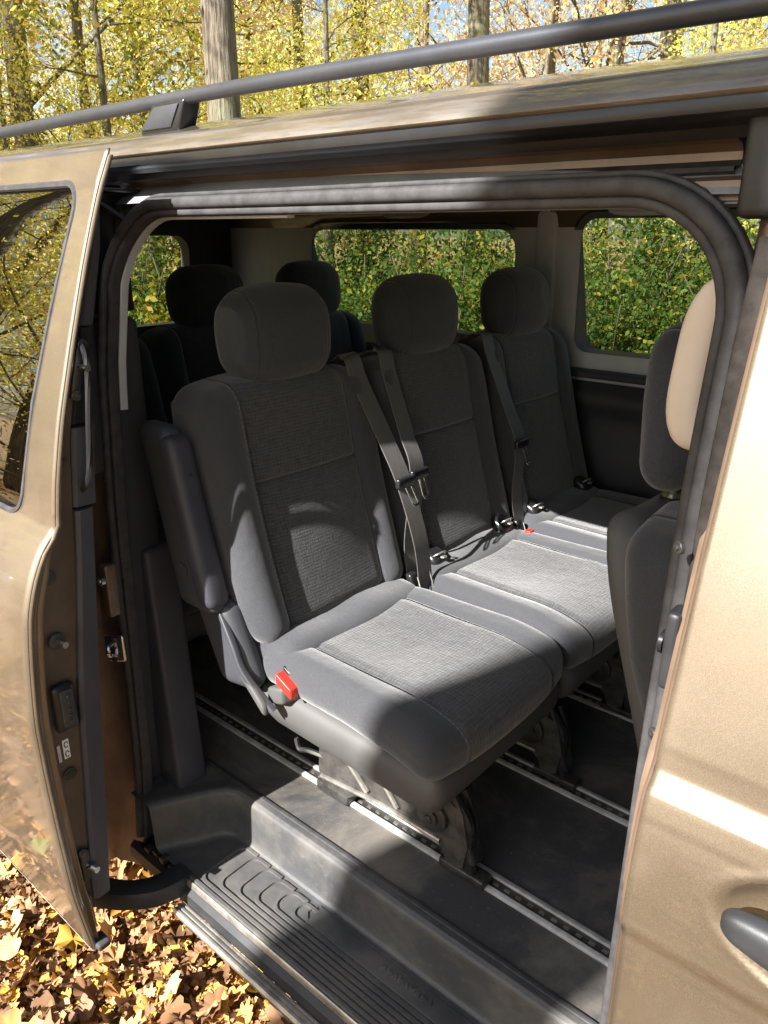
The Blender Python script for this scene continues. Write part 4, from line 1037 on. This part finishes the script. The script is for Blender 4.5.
# shrubs beyond the van (seen through the windows)
def make_shrub(seed,H,W,N,S,mat):
    rg=np.random.default_rng(seed); V=[];F=[];tips=[]
    for b in range(16):
        a=rg.random()*2*PI; r=rg.uniform(.15,1)*W; top=np.array((math.cos(a)*r,math.sin(a)*r,H*rg.uniform(.6,1)*(1-.35*(r/W)**2)))
        P=smoothpath([(top[0]*.08,top[1]*.08,0),(top[0]*.4,top[1]*.4,top[2]*.45),tuple(top)],3); v,f=tube(P,.006,5); q=len(V); V.extend(v);F.extend([tuple(i+q for i in g_) for g_ in f])
        for i in range(26):
            t=rg.uniform(.12,1); p=np.array(P[int(t*(len(P)-1))]); tips.append(p+rg.normal(0,.20,3))
    tips=np.array(tips); idx=rg.integers(0,len(tips),N); C=tips[idx]+rg.normal(0,.085,(N,3)); C[:,2]=np.abs(C[:,2]); Sz=rg.uniform(.4,1.5,N)*S
    U=rg.normal(0,1,(N,3)); U/=np.linalg.norm(U,axis=1)[:,None]; W_=rg.normal(0,1,(N,3)); W_-=U*(U*W_).sum(1)[:,None]; W_/=np.linalg.norm(W_,axis=1)[:,None]
    q=np.stack([C-U*Sz[:,None],C+W_*Sz[:,None]*.6,C+U*Sz[:,None],C-W_*Sz[:,None]*.6],1).reshape(-1,3)
    return (V,F),(q,np.arange(N*4).reshape(-1,4),mat)
slib=[make_shrub(11,2.3,1.1,19000,.024,'lf_grn'),make_shrub(12,2.1,1.2,19000,.025,'lf_grn'),make_shrub(13,2.0,1.0,13000,.030,'lf_mix')]
sm_={}
def place_shrub(i,x,y,rz,s_,label):
    (v,f),(lv,lf,lm)=slib[i]; t=thing('shrub',label,'shrub',(x,y,gz(x,y)-.02),rz,'shrubs beyond the van'); t.scale=(s_,)*3
    if i not in sm_:
        a=mesh('stems',v,f,'twig',t); c=bigmesh('foliage',lv,lf,lm,t); sm_[i]=(a.data,c.data)
    else:
        for nm,d in zip(('stems','foliage'),sm_[i]): o=bpy.data.objects.new(nm,d); COL.objects.link(o); o.parent=t
shr=[(q,6.2+((j*37)%10)*.11,j) for j,q in enumerate(range(-60,1000,85))]+[(q,8.2+((j*53)%10)*.15,j+1) for j,q in enumerate(range(-100,1100,90))]
for j,(px,D,i) in enumerate(shr):
    x,y=at(px,D); k=2 if (i%4==3) else i%2
    pos='left of the long window' if px<300 else ('seen through the long side window' if px<520 else ('seen through the large side window' if px<720 else 'beyond the cab'))
    place_shrub(k,x,y,rnd.random()*6,rnd.uniform(.82,1.0),('yellowing' if k==2 else 'green')+' shrub '+pos+(', front rank' if D<7.6 else ', behind the front rank'))

# ------------------------------------------------------------------ light
w=bpy.data.worlds.new('World'); sc.world=w; w.use_nodes=True; nt=w.node_tree
sky=nt.nodes.new('ShaderNodeTexSky'); sky.sky_type='NISHITA'; sky.sun_disc=False
d=np.array((-.10,-1.0,.72)); d/=np.linalg.norm(d); el=math.asin(d[2]); rot=math.atan2(d[0],d[1])
sky.sun_elevation=el; sky.sun_rotation=rot; sky.dust_density=1.2
bg=nt.nodes['Background']; nt.links.new(sky.outputs[0],bg.inputs[0]); bg.inputs[1].default_value=.052
L=bpy.data.lights.new('sun','SUN'); L.energy=5.0; L.angle=R(.53); L.color=(1,.965,.915); lo=bpy.data.objects.new('sun',L); COL.objects.link(lo)
import mathutils
lo.rotation_euler=mathutils.Vector(tuple(-d)).to_track_quat('-Z','Y').to_euler(); lo.location=(-4,-8,9)
vs=sc.view_settings; vs.view_transform='Standard'; vs.look='None'; vs.exposure=1.9; vs.gamma=1
try: vs.use_curve_mapping=False
except Exception: pass
sc.cycles.max_bounces=8; sc.cycles.transparent_max_bounces=12; sc.cycles.use_denoising=True
